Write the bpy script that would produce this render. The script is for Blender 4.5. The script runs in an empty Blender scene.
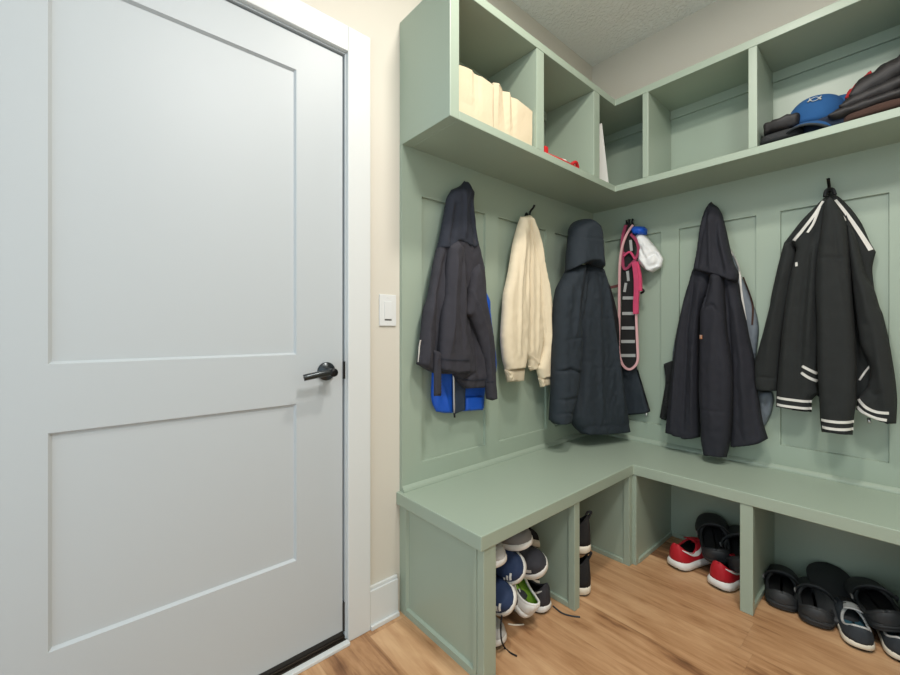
import bpy, bmesh, math, random
import numpy as np
from mathutils import Vector, Matrix, noise
from mathutils.geometry import delaunay_2d_cdt
random.seed(7)
SC = bpy.context.scene
COL = SC.collection

# ------------------------------------------------------------------ camera calibration (metres; room corner = origin, wall A: y=0, wall B: x=0)
VA, VB, HY = 915., 93., 330.5
FPX = math.sqrt((VA-450)*(450-VB)); YAW = math.atan((VA-450)/FPX)
FW = np.array([math.cos(YAW), math.sin(YAW), 0.]); RT = np.array([math.sin(YAW), -math.cos(YAW), 0.]); UP = np.array([0, 0, 1.])
CAM = np.array([-2.316, -1.312, 1.082])
def ray(px, py): return FW+(px-450)/FPX*RT+(HY-py)/FPX*UP
def onY(px, py, y=0.): d = ray(px, py); return CAM+(y-CAM[1])/d[1]*d
def onX(px, py, x=0.): d = ray(px, py); return CAM+(x-CAM[0])/d[0]*d
def onZ(px, py, z=0.): d = ray(px, py); return CAM+(z-CAM[2])/d[2]*d

# ------------------------------------------------------------------ materials
def lin(c):
    c = c/255.; return c/12.92 if c <= .04045 else ((c+.055)/1.055)**2.4
def rgb(r, g, b): return (lin(r), lin(g), lin(b), 1)
def new_mat(name, col, rough=.5, metal=0., spec=.5, bump=None, sheen=0., vary=0., rib=None, coat=0.):
    m = bpy.data.materials.new(name); m.use_nodes = True
    nt = m.node_tree; N = nt.nodes; L = nt.links; b = N['Principled BSDF']
    b.inputs['Base Color'].default_value = col; b.inputs['Roughness'].default_value = rough
    b.inputs['Metallic'].default_value = metal; b.inputs['Specular IOR Level'].default_value = spec
    if sheen: b.inputs['Sheen Weight'].default_value = sheen; b.inputs['Sheen Roughness'].default_value = .5
    if coat: b.inputs['Coat Weight'].default_value = coat
    tc = N.new('ShaderNodeTexCoord')
    if vary:
        nz = N.new('ShaderNodeTexNoise'); nz.inputs['Scale'].default_value = 22; nz.inputs['Detail'].default_value = 6
        mx = N.new('ShaderNodeMix'); mx.data_type = 'RGBA'
        mx.inputs['A'].default_value = tuple(c*(1-vary) for c in col[:3])+(1,); mx.inputs['B'].default_value = tuple(min(1, c*(1+vary)) for c in col[:3])+(1,)
        L.new(tc.outputs['Object'], nz.inputs['Vector']); L.new(nz.outputs['Fac'], mx.inputs['Factor']); L.new(mx.outputs['Result'], b.inputs['Base Color'])
    if bump:
        sc, st, dist = bump
        nz = N.new('ShaderNodeTexNoise'); nz.inputs['Scale'].default_value = sc; nz.inputs['Detail'].default_value = 4
        bp = N.new('ShaderNodeBump'); bp.inputs['Strength'].default_value = st; bp.inputs['Distance'].default_value = dist
        L.new(tc.outputs['Object'], nz.inputs['Vector']); L.new(nz.outputs['Fac'], bp.inputs['Height']); L.new(bp.outputs['Normal'], b.inputs['Normal'])
    if rib:
        sep = N.new('ShaderNodeSeparateXYZ'); ad = N.new('ShaderNodeMath'); ad.operation = 'ADD'
        ml = N.new('ShaderNodeMath'); ml.operation = 'MULTIPLY'; ml.inputs[1].default_value = 2*math.pi/rib
        sn = N.new('ShaderNodeMath'); sn.operation = 'SINE'
        bp = N.new('ShaderNodeBump'); bp.inputs['Strength'].default_value = .7; bp.inputs['Distance'].default_value = .003
        L.new(tc.outputs['Object'], sep.inputs[0]); L.new(sep.outputs[0], ad.inputs[0]); L.new(sep.outputs[1], ad.inputs[1])
        L.new(ad.outputs[0], ml.inputs[0]); L.new(ml.outputs[0], sn.inputs[0]); L.new(sn.outputs[0], bp.inputs['Height']); L.new(bp.outputs['Normal'], b.inputs['Normal'])
    return m
M = {}
M['green'] = new_mat('sage_green_paint', rgb(153, 167, 151), .36, bump=(180, .05, .001))
M['wall'] = new_mat('beige_wall_paint', rgb(205, 200, 188), .7, bump=(140, .12, .002))
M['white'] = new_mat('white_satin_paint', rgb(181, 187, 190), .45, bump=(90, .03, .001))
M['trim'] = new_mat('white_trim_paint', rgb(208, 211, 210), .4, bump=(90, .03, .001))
M['plate'] = new_mat('white_plastic', rgb(214, 216, 215), .3)
M['gap'] = new_mat('dark_rubber_seal', rgb(38, 36, 34), .6)
M['bronze'] = new_mat('dark_bronze', rgb(62, 56, 50), .35, metal=.8)
M['gunmetal'] = new_mat('gunmetal', rgb(66, 70, 72), .28, metal=.9)
M['black_metal'] = new_mat('black_metal', rgb(24, 24, 26), .4, metal=.6)
M['chrome'] = new_mat('zip_metal', rgb(190, 190, 190), .3, metal=.9)
FAB = dict(bump=(900, .35, .002), vary=.18)
M['charcoal'] = new_mat('charcoal_jersey', rgb(47, 46, 53), .9, **FAB)
M['hoodnavy'] = new_mat('navy_jersey', rgb(32, 36, 47), .9, **FAB)
M['blue'] = new_mat('royal_blue_nylon', rgb(10, 82, 190), .5, **FAB)
M['navyinset'] = new_mat('slate_navy_nylon', rgb(42, 54, 72), .6, **FAB)
M['cream'] = new_mat('cream_fleece', rgb(222, 208, 180), .95, bump=(600, .3, .002), vary=.06)
M['creamrib'] = new_mat('cream_rib', rgb(220, 205, 176), .95, rib=.006)
M['parka'] = new_mat('dark_slate_nylon', rgb(31, 40, 48), .85, **FAB)
M['parkablack'] = new_mat('black_trim', rgb(16, 18, 22), .6, **FAB)
M['zipjacket'] = new_mat('midnight_softshell', rgb(27, 28, 37), .85, **FAB)
M['greyshell'] = new_mat('grey_shell', rgb(104, 112, 120), .6, **FAB)
M['bomber'] = new_mat('black_wool', rgb(33, 36, 36), .95, bump=(700, .5, .003), vary=.2)
M['bomberrib'] = new_mat('black_rib', rgb(26, 27, 29), .9, rib=.006)
M['stripe'] = new_mat('white_stripe', rgb(214, 212, 206), .85, bump=(700, .3, .001))
M['pink'] = new_mat('pale_pink_webbing', rgb(216, 168, 170), .7, bump=(900, .4, .001))
M['hotpink'] = new_mat('hot_pink_webbing', rgb(196, 66, 104), .7, bump=(300, .6, .003), vary=.3)
M['mauve'] = new_mat('mauve_webbing', rgb(150, 56, 86), .75, bump=(600, .5, .002), vary=.3)
M['black'] = new_mat('black_webbing', rgb(20, 20, 20), .75, bump=(800, .4, .001))
M['silver'] = new_mat('silver_reflective', rgb(168, 170, 168), .4)
M['brownstrap'] = new_mat('brown_strap', rgb(112, 66, 66), .7)
M['whitecloth'] = new_mat('white_cloth', rgb(226, 227, 226), .85, bump=(300, .4, .003))
M['label'] = new_mat('orange_label', rgb(200, 130, 84), .7)
M['canvas'] = new_mat('cream_canvas', rgb(200, 186, 158), .9, bump=(800, .3, .001))
M['red'] = new_mat('red_plastic', rgb(188, 30, 34), .35)
M['redcloth'] = new_mat('red_cloth', rgb(150, 26, 30), .9)
M['paper'] = new_mat('white_paper', rgb(225, 224, 218), .8)
M['cap'] = new_mat('teal_blue_cotton', rgb(22, 74, 124), .9, bump=(700, .4, .001), vary=.08)
M['capdark'] = new_mat('navy_cotton', rgb(20, 32, 52), .9)
M['puff'] = new_mat('black_puffer_nylon', rgb(24, 21, 22), .6, bump=(60, .3, .004), vary=.2)
M['puffgrey'] = new_mat('dark_grey_quilt', rgb(34, 36, 38), .8, bump=(160, .6, .004), vary=.2)
M['brown'] = new_mat('brown_knit', rgb(64, 44, 36), .95, bump=(300, .5, .003), vary=.2)
# shoe materials
M['sh_white'] = new_mat('white_foam', rgb(222, 221, 216), .55)
M['sh_offwhite'] = new_mat('off_white_rubber', rgb(222, 214, 196), .6)
M['sh_grey'] = new_mat('light_grey_mesh', rgb(186, 186, 184), .8, bump=(700, .5, .002))
M['sh_midgrey'] = new_mat('mid_grey_mesh', rgb(120, 118, 116), .8, bump=(700, .5, .002))
M['sh_navy'] = new_mat('navy_knit', rgb(28, 48, 82), .75, bump=(500, .5, .002), vary=.2)
M['sh_dark'] = new_mat('charcoal_mesh', rgb(50, 50, 56), .75, bump=(700, .5, .002), vary=.15)
M['sh_black'] = new_mat('black_suede', rgb(22, 22, 24), .8, bump=(500, .4, .001))
M['sh_red'] = new_mat('red_mesh', rgb(176, 18, 34), .6, bump=(700, .4, .001), vary=.12)
M['sh_lime'] = new_mat('lime_lining', rgb(128, 172, 50), .8)
M['sh_lining'] = new_mat('dark_lining', rgb(18, 18, 20), .95)
M['sh_patch'] = new_mat('teal_print', rgb(60, 104, 120), .8, vary=.5)
M['sh_slate'] = new_mat('slate_canvas', rgb(46, 52, 58), .85, bump=(700, .5, .002))
M['clog'] = new_mat('black_foam', rgb(42, 44, 46), .6, bump=(400, .2, .001))
M['clogin'] = new_mat('black_foam_inside', rgb(26, 26, 28), .85)

def floor_mat():
    m = bpy.data.materials.new('oak_plank_floor'); m.use_nodes = True
    nt = m.node_tree; N = nt.nodes; L = nt.links; b = N['Principled BSDF']
    def mth(op, a, c=None):
        n = N.new('ShaderNodeMath'); n.operation = op
        for i, v in enumerate((a, c)):
            if v is None: continue
            if hasattr(v, 'is_linked'): L.new(v, n.inputs[i])
            else: n.inputs[i].default_value = v
        return n.outputs[0]
    tc = N.new('ShaderNodeTexCoord'); sp = N.new('ShaderNodeSeparateXYZ'); L.new(tc.outputs['Object'], sp.inputs[0])
    X, Y = sp.outputs[0], sp.outputs[1]
    w, ln = .184, 1.25
    px = mth('DIVIDE', mth('ADD', X, .475+10*w), w); ix = mth('FLOOR', px); fx = mth('FRACT', px)
    wn = N.new('ShaderNodeTexWhiteNoise'); wn.noise_dimensions = '1D'; L.new(ix, wn.inputs['W'])
    py = mth('ADD', mth('DIVIDE', Y, ln), mth('MULTIPLY', wn.outputs['Value'], 7.3)); iy = mth('FLOOR', py); fy = mth('FRACT', py)
    cb = N.new('ShaderNodeCombineXYZ'); L.new(ix, cb.inputs[0]); L.new(iy, cb.inputs[1])
    w2 = N.new('ShaderNodeTexWhiteNoise'); w2.noise_dimensions = '2D'; L.new(cb.outputs[0], w2.inputs['Vector'])
    # grain coordinates: stretched along the plank, shifted per plank
    gc = N.new('ShaderNodeCombineXYZ')
    L.new(mth('ADD', X, mth('MULTIPLY', w2.outputs['Value'], 9.)), gc.inputs[0]); L.new(mth('MULTIPLY', Y, .10), gc.inputs[1]); L.new(mth('MULTIPLY', w2.outputs['Value'], 5.), gc.inputs[2])
    n1 = N.new('ShaderNodeTexNoise'); n1.inputs['Scale'].default_value = 26; n1.inputs['Detail'].default_value = 7; n1.inputs['Roughness'].default_value = .62; n1.inputs['Distortion'].default_value = .9
    L.new(gc.outputs[0], n1.inputs['Vector'])
    n2 = N.new('ShaderNodeTexNoise'); n2.inputs['Scale'].default_value = 150; n2.inputs['Detail'].default_value = 4; L.new(gc.outputs[0], n2.inputs['Vector'])
    gc2 = N.new('ShaderNodeCombineXYZ')
    L.new(mth('ADD', X, mth('MULTIPLY', w2.outputs['Value'], 4.)), gc2.inputs[0]); L.new(mth('MULTIPLY', Y, .35), gc2.inputs[1])
    n3 = N.new('ShaderNodeTexNoise'); n3.inputs['Scale'].default_value = 7; n3.inputs['Detail'].default_value = 5; n3.inputs['Distortion'].default_value = .5; L.new(gc2.outputs[0], n3.inputs['Vector'])
    mix = mth('ADD', mth('ADD', mth('MULTIPLY', n1.outputs['Fac'], .48), mth('MULTIPLY', n2.outputs['Fac'], .10)), mth('MULTIPLY', n3.outputs['Fac'], .64))
    mix = mth('ADD', mix, mth('MULTIPLY', mth('SUBTRACT', w2.outputs['Value'], .5), .16))
    cr = N.new('ShaderNodeValToRGB'); L.new(mix, cr.inputs[0]); e = cr.color_ramp.elements
    e[0].position = .40; e[0].color = rgb(80, 52, 34); e[1].position = .80; e[1].color = rgb(204, 166, 126)
    for p, c in ((.49, rgb(132, 93, 63)), (.57, rgb(168, 126, 88)), (.66, rgb(186, 145, 106))):
        q = e.new(p); q.color = c
    # plank joints
    ex = mth('MINIMUM', fx, mth('SUBTRACT', 1., fx)); ey = mth('MULTIPLY', mth('MINIMUM', fy, mth('SUBTRACT', 1., fy)), ln/w)
    ed = mth('MINIMUM', ex, ey); mr = N.new('ShaderNodeMapRange'); L.new(ed, mr.inputs['Value']); mr.inputs['From Max'].default_value = .012
    mr.inputs['To Min'].default_value = .88
    mx = N.new('ShaderNodeMix'); mx.data_type = 'RGBA'; mx.blend_type = 'MULTIPLY'; mx.inputs['Factor'].default_value = 1
    L.new(cr.outputs[0], mx.inputs['A']); L.new(mr.outputs[0], mx.inputs['B']); L.new(mx.outputs['Result'], b.inputs['Base Color'])
    b.inputs['Roughness'].default_value = .45
    bp = N.new('ShaderNodeBump'); bp.inputs['Strength'].default_value = .15; bp.inputs['Distance'].default_value = .002; L.new(mix, bp.inputs['Height']); L.new(bp.outputs[0], b.inputs['Normal'])
    return m
M['floor'] = floor_mat()
def ceil_mat():
    m = new_mat('knockdown_ceiling', rgb(232, 234, 230), .9)
    nt = m.node_tree; N = nt.nodes; L = nt.links; b = N['Principled BSDF']
    tc = N.new('ShaderNodeTexCoord'); nz = N.new('ShaderNodeTexNoise'); nz.inputs['Scale'].default_value = 55; nz.inputs['Detail'].default_value = 3
    cr = N.new('ShaderNodeValToRGB'); cr.color_ramp.elements[0].position = .45; cr.color_ramp.elements[1].position = .6
    bp = N.new('ShaderNodeBump'); bp.inputs['Strength'].default_value = .5; bp.inputs['Distance'].default_value = .006
    L.new(tc.outputs['Object'], nz.inputs['Vector']); L.new(nz.outputs['Fac'], cr.inputs[0]); L.new(cr.outputs[0], bp.inputs['Height']); L.new(bp.outputs[0], b.inputs['Normal'])
    return m
M['ceiling'] = ceil_mat()

# ------------------------------------------------------------------ object helpers
def tag(o, label=None, cat=None, group=None, kind=None):
    if label: o['label'] = label
    if cat: o['category'] = cat
    if group: o['group'] = group
    if kind: o['kind'] = kind
    return o
def thing(name, label, cat, loc=(0, 0, 0), rot=(0, 0, 0), group=None):
    o = bpy.data.objects.new(name, None); o.empty_display_size = .05; COL.objects.link(o)
    o.location = loc; o.rotation_euler = rot
    return tag(o, label, cat, group)
def obj(name, bm, mat, parent=None, smooth=False, bevel=0., world=False, label=None):
    """one mesh object; world=True: the geometry is in world coordinates and is moved into the parent's frame"""
    bmesh.ops.recalc_face_normals(bm, faces=bm.faces)
    if bevel:
        ed = [e for e in bm.edges if len(e.link_faces) == 2 and e.calc_face_angle(0) > .5]
        bmesh.ops.bevel(bm, geom=ed, offset=bevel, segments=2, affect='EDGES', profile=.5, clamp_overlap=True)
    if world and parent is not None:
        bm.transform(parent_matrix(parent).inverted())
    me = bpy.data.meshes.new(name); bm.to_mesh(me); bm.free()
    mats = mat if isinstance(mat, (list, tuple)) else [mat]
    for x in mats: me.materials.append(M[x])
    if smooth:
        for p in me.polygons: p.use_smooth = True
    o = bpy.data.objects.new(name, me); COL.objects.link(o)
    if parent is not None: o.parent = parent
    if label: o['label'] = label
    return o
def parent_matrix(o):
    m = Matrix.LocRotScale(o.location, o.rotation_euler, o.scale)
    return parent_matrix(o.parent) @ m if o.parent else m
def box(bm, x0, x1, y0, y1, z0, z1):
    v = [bm.verts.new((x, y, z)) for z in (z0, z1) for x, y in ((x0, y0), (x1, y0), (x1, y1), (x0, y1))]
    for f in ((0, 3, 2, 1), (4, 5, 6, 7), (0, 1, 5, 4), (1, 2, 6, 5), (2, 3, 7, 6), (3, 0, 4, 7)): bm.faces.new([v[i] for i in f])
def boxes(*bs):
    bm = bmesh.new()
    for b in bs: box(bm, *b)
    return bm
def prism(bm, poly, z0, z1):
    lo = [bm.verts.new((x, y, z0)) for x, y in poly]; hi = [bm.verts.new((x, y, z1)) for x, y in poly]
    bm.faces.new(lo[::-1]); bm.faces.new(hi)
    for i in range(len(poly)):
        j = (i+1) % len(poly); bm.faces.new((lo[i], lo[j], hi[j], hi[i]))
def rings(bm, rs, close=True, cap0=True, cap1=True):
    """loft through rings of points"""
    vs = [[bm.verts.new(p) for p in r] for r in rs]; n = len(vs[0])
    for a, b in zip(vs, vs[1:]):
        for i in range(n if close else n-1):
            j = (i+1) % n; bm.faces.new((a[i], a[j], b[j], b[i]))
    if close and cap0: bm.faces.new(vs[0][::-1])
    if close and cap1: bm.faces.new(vs[-1])
    return vs
def tube(bm, pts, r, n=8, flat=1.):
    pts = [Vector(p) for p in pts]; rs = []
    up = Vector((0, 0, 1)); prev = None
    for i, p in enumerate(pts):
        t = (pts[min(i+1, len(pts)-1)]-pts[max(i-1, 0)]).normalized()
        if prev is None:
            a = up if abs(t.z) < .9 else Vector((1, 0, 0)); s = t.cross(a).normalized()
        else:
            s = (prev-t*prev.dot(t)).normalized()
        prev = s; q = t.cross(s); rr = r[i] if isinstance(r, (list, tuple)) else r
        rs.append([p+rr*(math.cos(k*2*math.pi/n)*s+flat*math.sin(k*2*math.pi/n)*q) for k in range(n)])
    rings(bm, rs)
def smooth_path(pts, sub=6):
    P = [Vector(p) for p in pts]; out = []
    for i in range(len(P)-1):
        a, b, c, d = P[max(i-1, 0)], P[i], P[i+1], P[min(i+2, len(P)-1)]
        for k in range(sub):
            t = k/sub; out.append(.5*((2*b)+(c-a)*t+(2*a-5*b+4*c-d)*t*t+(3*b-a-3*c+d)*t**3))
    out.append(P[-1]); return out
def panelled(bm, us, zs, openings, d0, d1, rec, bev, fmap):
    """slab in local (u, z, d) with rectangular recessed panels; fmap maps (u, z, d) to a point"""
    U = sorted(set([us[0], us[1]]+[x for o in openings for x in o[:2]])); Z = sorted(set([zs[0], zs[1]]+[x for o in openings for x in o[2:]]))
    V = {}
    def v(u, z, d):
        k = (round(u, 5), round(z, 5), round(d, 5))
        if k not in V: V[k] = bm.verts.new(fmap(u, z, d))
        return V[k]
    for a, b in zip(U, U[1:]):
        for c, e in zip(Z, Z[1:]):
            op = any(a >= o[0]-1e-6 and b <= o[1]+1e-6 and c >= o[2]-1e-6 and e <= o[3]+1e-6 for o in openings)
            if not op: bm.faces.new((v(a, c, d1), v(b, c, d1), v(b, e, d1), v(a, e, d1)))
            bm.faces.new((v(a, c, d0), v(b, c, d0), v(b, e, d0), v(a, e, d0)))
    for o in openings:
        uu = [x for x in U if o[0]-1e-6 <= x <= o[1]+1e-6]; zz = [x for x in Z if o[2]-1e-6 <= x <= o[3]+1e-6]
        loop = [(u, o[2]) for u in uu]+[(o[1], z) for z in zz[1:]]+[(u, o[3]) for u in uu[-2::-1]]+[(o[0], z) for z in zz[-2:0:-1]]
        cl = lambda u, z: (min(max(u, o[0]+bev), o[1]-bev), min(max(z, o[2]+bev), o[3]-bev))
        inn = [cl(u, z) for u, z in loop]
        for i in range(len(loop)):
            j = (i+1) % len(loop)
            bm.faces.new((v(*loop[i], d1), v(*loop[j], d1), v(*inn[j], d1-rec), v(*inn[i], d1-rec)))
        bm.faces.new([v(*p, d1-rec) for p in inn])
    for seq in ([(u, zs[0]) for u in U], [(u, zs[1]) for u in U], [(us[0], z) for z in Z], [(us[1], z) for z in Z]):
        for p, q in zip(seq, seq[1:]): bm.faces.new((v(*p, d0), v(*q, d0), v(*q, d1), v(*p, d1)))
mapA = lambda u, z, d: (u, -d, z)
mapB = lambda u, z, d: (-d, u, z)

# ------------------------------------------------------------------ the room
H = 2.71
tag(obj('floor', boxes((-3.0, .12, -2.4, .12, -.05, 0)), 'floor'), kind='structure')
tag(obj('ceiling', boxes((-3.0, .12, -2.4, .12, H, H+.08)), 'ceiling'), kind='structure')
DX0, DX1, DZ = -2.555, -1.6615, 2.038        # door slab
bm = bmesh.new()
panelled_poly = None
box(bm, DX1+.006, .0, 0, .12, 0, H); box(bm, -3.0, DX0-.006, 0, .12, 0, H); box(bm, DX0-.006, DX1+.006, 0, .12, DZ+.006, H)
tag(obj('wall_left', bm, 'wall'), kind='structure')
tag(obj('wall_back', boxes((-3.0, .12, -2.52, -2.4, 0, H)), 'wall'), kind='structure')
tag(obj('wall_right', boxes((0, .12, -2.4, .12, 0, H)), 'wall'), kind='structure')
# door
bm = bmesh.new()
P0, P1 = -2.394, -1.822
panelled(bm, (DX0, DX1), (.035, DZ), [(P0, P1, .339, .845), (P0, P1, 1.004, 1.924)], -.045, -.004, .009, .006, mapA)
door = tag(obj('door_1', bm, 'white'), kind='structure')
bm = bmesh.new(); box(bm, DX0, DX1, .002, .042, .012, .035); obj('door_sweep', bm, 'gap', door)
hx, hz = -1.722, .944
bm = bmesh.new()
rs = []
for y, r in ((-.004, .031), (-.010, .031), (-.013, .029), (-.014, .025), (-.016, .024), (-.018, .014), (-.052, .011), (-.056, .011)):
    rs.append([(hx+r*math.cos(k*math.pi/16), .008+y, hz+r*math.sin(k*math.pi/16)) for k in range(32)])
rings(bm, rs); hd = obj('door_handle', bm, 'gunmetal', door, smooth=True)
bm = bmesh.new()
tube(bm, smooth_path([(hx+.012, -.047, hz), (hx-.01, -.05, hz), (hx-.045, -.052, hz-.003), (hx-.08, -.050, hz-.008), (hx-.096, -.047, hz-.011)]), .0105, 12, 1.)
bm2 = obj('lever', bm, 'gunmetal', hd, smooth=True)
bm = bmesh.new(); rs = []
for y, r in ((-.055, .014), (-.061, .013), (-.063, .006)): rs.append([(hx+r*math.cos(k*math.pi/12), y, hz+r*math.sin(k*math.pi/12)) for k in range(24)])
rings(bm, rs); obj('lock_button', bm, 'black_metal', hd, smooth=True)
bm = boxes((DX1+.0005, DX1+.0055, -.006, .03, hz-.03, hz+.03)); obj('latch', bm, 'black_metal', door)
bm = boxes((DX1+.0005, DX1+.0055, -.002, .03, .035, .135)); obj('corner_seal', bm, 'gap', door)
# door frame
bm = bmesh.new()
J0, J1, JT = DX0-.006, DX1+.006, DZ+.006
CW = .088
box(bm, J1+.005, J1+.005+CW, -.018, 0, 0, JT+.006+CW); box(bm, J0-.006-CW, J0-.006, -.018, 0, 0, JT+.006+CW); box(bm, J0-.006, J1+.005, -.018, 0, JT+.006, JT+.006+CW)
tag(obj('trim_1', bm, 'trim', bevel=.003), kind='structure')                     # casing
bm = bmesh.new()
box(bm, J1-.0005, J1+.016, -.004, .12, 0, JT); box(bm, J0-.016, J0+.0005, -.004, .12, 0, JT); box(bm, J0-.016, J1+.016, -.004, .12, JT-.0005, JT+.016)
tag(obj('trim_2', bm, 'white'), kind='structure')                                 # jamb
tag(obj('trim_3', boxes((J0, J1, .044, .12, 0, JT)), 'gap'), kind='structure')    # dark behind the seal
bm = bmesh.new(); box(bm, J0, J1, -.004, .06, 0, .02); box(bm, J0, J1, -.012, .0, 0, .012)
tag(obj('trim_4', bm, 'bronze', bevel=.002), kind='structure')                    # sill
tag(obj('trim_5', boxes((J0-.006, J1+.005, -.034, -.0125, 0, .011)), 'trim', bevel=.002), kind='structure')   # painted strip before the sill
bm = bmesh.new(); box(bm, J1+.005+CW, -1.442, -.016, 0, 0, .138)
prism_z = [(J1+.005+CW, 0), (-1.442, 0), (-1.442, -.01), (J1+.005+CW, -.01)]
prism(bm, prism_z, .138, .15); box(bm, J1+.005+CW, -1.442, -.026, -.016, 0, .016)
tag(obj('baseboard_left', bm, 'trim', bevel=.002), kind='structure')
tag(obj('baseboard_right', boxes((-.016, 0, -2.4, -1.80, 0, .15)), 'trim', bevel=.002), kind='structure')
# light switch
ls = thing('light_switch', 'white rocker light switch on the beige wall between door and green bench', 'light switch', (-1.481, 0, 1.158))
bm = boxes((-.037, .037, -.006, 0, -.059, .059)); obj('wall_plate', bm, 'plate', ls, bevel=.002)
bm = bmesh.new(); rings(bm, [[(x, y, z) for x, z in ((-.0165, -.033), (.0165, -.033), (.0165, .033), (-.0165, .033))] for y in (-.006, -.0085)]); obj('rocker', bm, 'plate', ls, bevel=.001)
bm = boxes((-.015, .015, -.0072, -.006, -.038, -.0345)); obj('rocker_gap', bm, 'gap', ls)
for z in (-.048, .048):
    bm = bmesh.new(); rings(bm, [[(.0032*math.cos(k*math.pi/6), y, z+.0032*math.sin(k*math.pi/6)) for k in range(12)] for y in (-.006, -.0068)]); obj('screw', bm, 'plate', ls)

# ------------------------------------------------------------------ panelling
EX, EY = -1.425, -1.80       # ends of the built-in along wall A and wall B
BZ, BT = .463, .047          # bench top height and thickness
SZ0, SZ1, SF = 1.796, 2.271, .295
PT = .016
bm = bmesh.new()
panelled(bm, (EX, -PT), (BZ, SZ0), [(-1.33, -.965, .557, 1.617), (-.876, -.497, .557, 1.617), (-.415, -.095, .557, 1.617)], 0, PT, .011, .002, mapA)
tag(obj('trim_6', bm, 'green'), kind='structure')
bm = bmesh.new()
panelled(bm, (EY, 0), (BZ, SZ0), [(-.41, -.09, .572, 1.613), (-.829, -.50, .572, 1.613), (-1.247, -.917, .572, 1.613), (-1.72, -1.335, .572, 1.613)], 0, PT, .011, .002, mapB)
tag(obj('trim_7', bm, 'green'), kind='structure')
def quarter(bm, a, b, r, fmap, z):
    prof = [(0, 0), (r, 0), (r, r*.3), (r*.8, r*.8), (r*.3, r*1.3), (0, r*1.5)]
    rings(bm, [[fmap(u, z+q[1], PT+q[0]) for q in prof] for u in (a, b)])
bm = bmesh.new(); quarter(bm, EX, -PT, .014, mapA, BZ); tag(obj('trim_8', bm, 'green'), kind='structure')
bm = bmesh.new(); quarter(bm, EY, -PT, .014, mapB, BZ); tag(obj('trim_9', bm, 'green'), kind='structure')

# ------------------------------------------------------------------ bench
bench = thing('storage_bench', 'L-shaped sage green built-in bench with open shoe cubbies beneath', 'bench', (0, 0, 0))
BA, BB = .455, .441          # depth along wall A, wall B
bm = bmesh.new()
prism(bm, [(EX-.016, 0), (0, 0), (0, EY), (-BB, EY), (-BB, -BA), (EX-.016, -BA)], BZ-BT, BZ)
obj('bench_top', bm, 'green', bench, bevel=.003)
zt = BZ-BT
bm = bmesh.new()             # end panel: frame with recessed panel, facing -x
panelled(bm, (-.4195, -.0), (0, zt), [(-.405, -.042, .024, zt-.012)], 0, .020, .010, .006, lambda u, z, d: (EX+.02-d, u, z))
obj('end_panel', bm, 'green', bench)
bm = boxes((EX+.001, EX+.056, -.4495, -.42, 0, zt)); obj('front_post', bm, 'green', bench, bevel=.002)
def dividerA(x, wid=.036):   # partition under wall A's bench
    d = obj('divider', boxes((x-.009, x+.009, -.43, -.014, 0, zt)), 'green', bench)
    obj('front_post', boxes((x-wid/2, x+wid/2, -.449, -.42, 0, zt)), 'green', d, bevel=.002)
    obj('base_strip', boxes((x-.018, x+.018, -.42, -.014, 0, .022)), 'green', d, bevel=.003)
def dividerB(y, wid=.042):
    d = obj('divider', boxes((-.42, -.014, y-.009, y+.009, 0, zt)), 'green', bench)
    obj('front_post', boxes((-.437, -.41, y-wid/2, y+wid/2, 0, zt)), 'green', d, bevel=.002)
    obj('base_strip', boxes((-.41, -.014, y-.018, y+.018, 0, .022)), 'green', d, bevel=.003)
dividerA(-.904)
dividerA(-.452, .030)
dividerB(-.452, .030)
dividerB(-.887)
dividerB(-1.34)
obj('end_panel', boxes((-.437, -.014, EY, EY+.02, 0, zt)), 'green', bench)
bm = boxes((EX+.02, -.014, -.014, 0, 0, zt)); bb = obj('back_panel', bm, 'green', bench)
obj('base_strip', boxes((EX+.02, -.014, -.026, -.014, 0, .022)), 'green', bb, bevel=.003)
bm = boxes((-.014, 0, EY+.02, 0, 0, zt)); bb = obj('back_panel', bm, 'green', bench)
obj('base_strip', boxes((-.026, -.014, EY+.02, -.45, 0, .022)), 'green', bb, bevel=.003)

# ------------------------------------------------------------------ cubby shelf
shelf = thing('cubby_shelf', 'L-shaped sage green open cubby shelf mounted high above the coats', 'shelf', (0, 0, SZ0))
def sobj(name, bm, bevel=0., parent=None): return obj(name, bm, 'green', parent or shelf, bevel=bevel, world=True)
Lp = lambda ex, ey, f: [(ex, 0), (0, 0), (0, ey), (-f, ey), (-f, -f), (ex, -f)]
bm = bmesh.new(); prism(bm, Lp(EX+.042, EY+.04, SF), SZ0, SZ0+.031); sobj('bottom_board', bm, .002)
bm = bmesh.new(); prism(bm, Lp(EX+.042, EY+.04, SF), SZ1-.033, SZ1); sobj('top_board', bm, .002)
bm = bmesh.new(); prism(bm, [(EX+.004, -.0), (-.02, -.0), (-.02, -SF+.02), (EX+.004, -SF+.02)], SZ1, SZ1+.004)
bm.free()
s0, s1 = SZ0+.031, SZ1-.033
sobj('end_panel', boxes((EX, EX+.042, -SF, 0, SZ0, SZ1)), .002)
sobj('end_panel', boxes((-SF, 0, EY-.0, EY+.04, SZ0, SZ1)), .002)
for x, w in ((-.928, .050), (-.476, .054)):
    sobj('divider', boxes((x-w/2, x+w/2, -SF+.001, -.012, s0, s1)), .002)
for y, w in ((-.447, .028), (-.876, .030), (-1.33, .03)):
    sobj('divider', boxes((-SF+.001, -.012, y-w/2, y+w/2, s0, s1)), .002)
sobj('back_panel', boxes((EX+.042, 0, -.012, 0, s0, s1))); sobj('back_panel', boxes((-.012, 0, EY+.04, -.012, s0, s1)))
def segs(a, b, cuts):
    e = [a]+[x for c in cuts for x in (c[0], c[1])]+[b]; return [(e[i], e[i+1]) for i in range(0, len(e), 2)]
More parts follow.
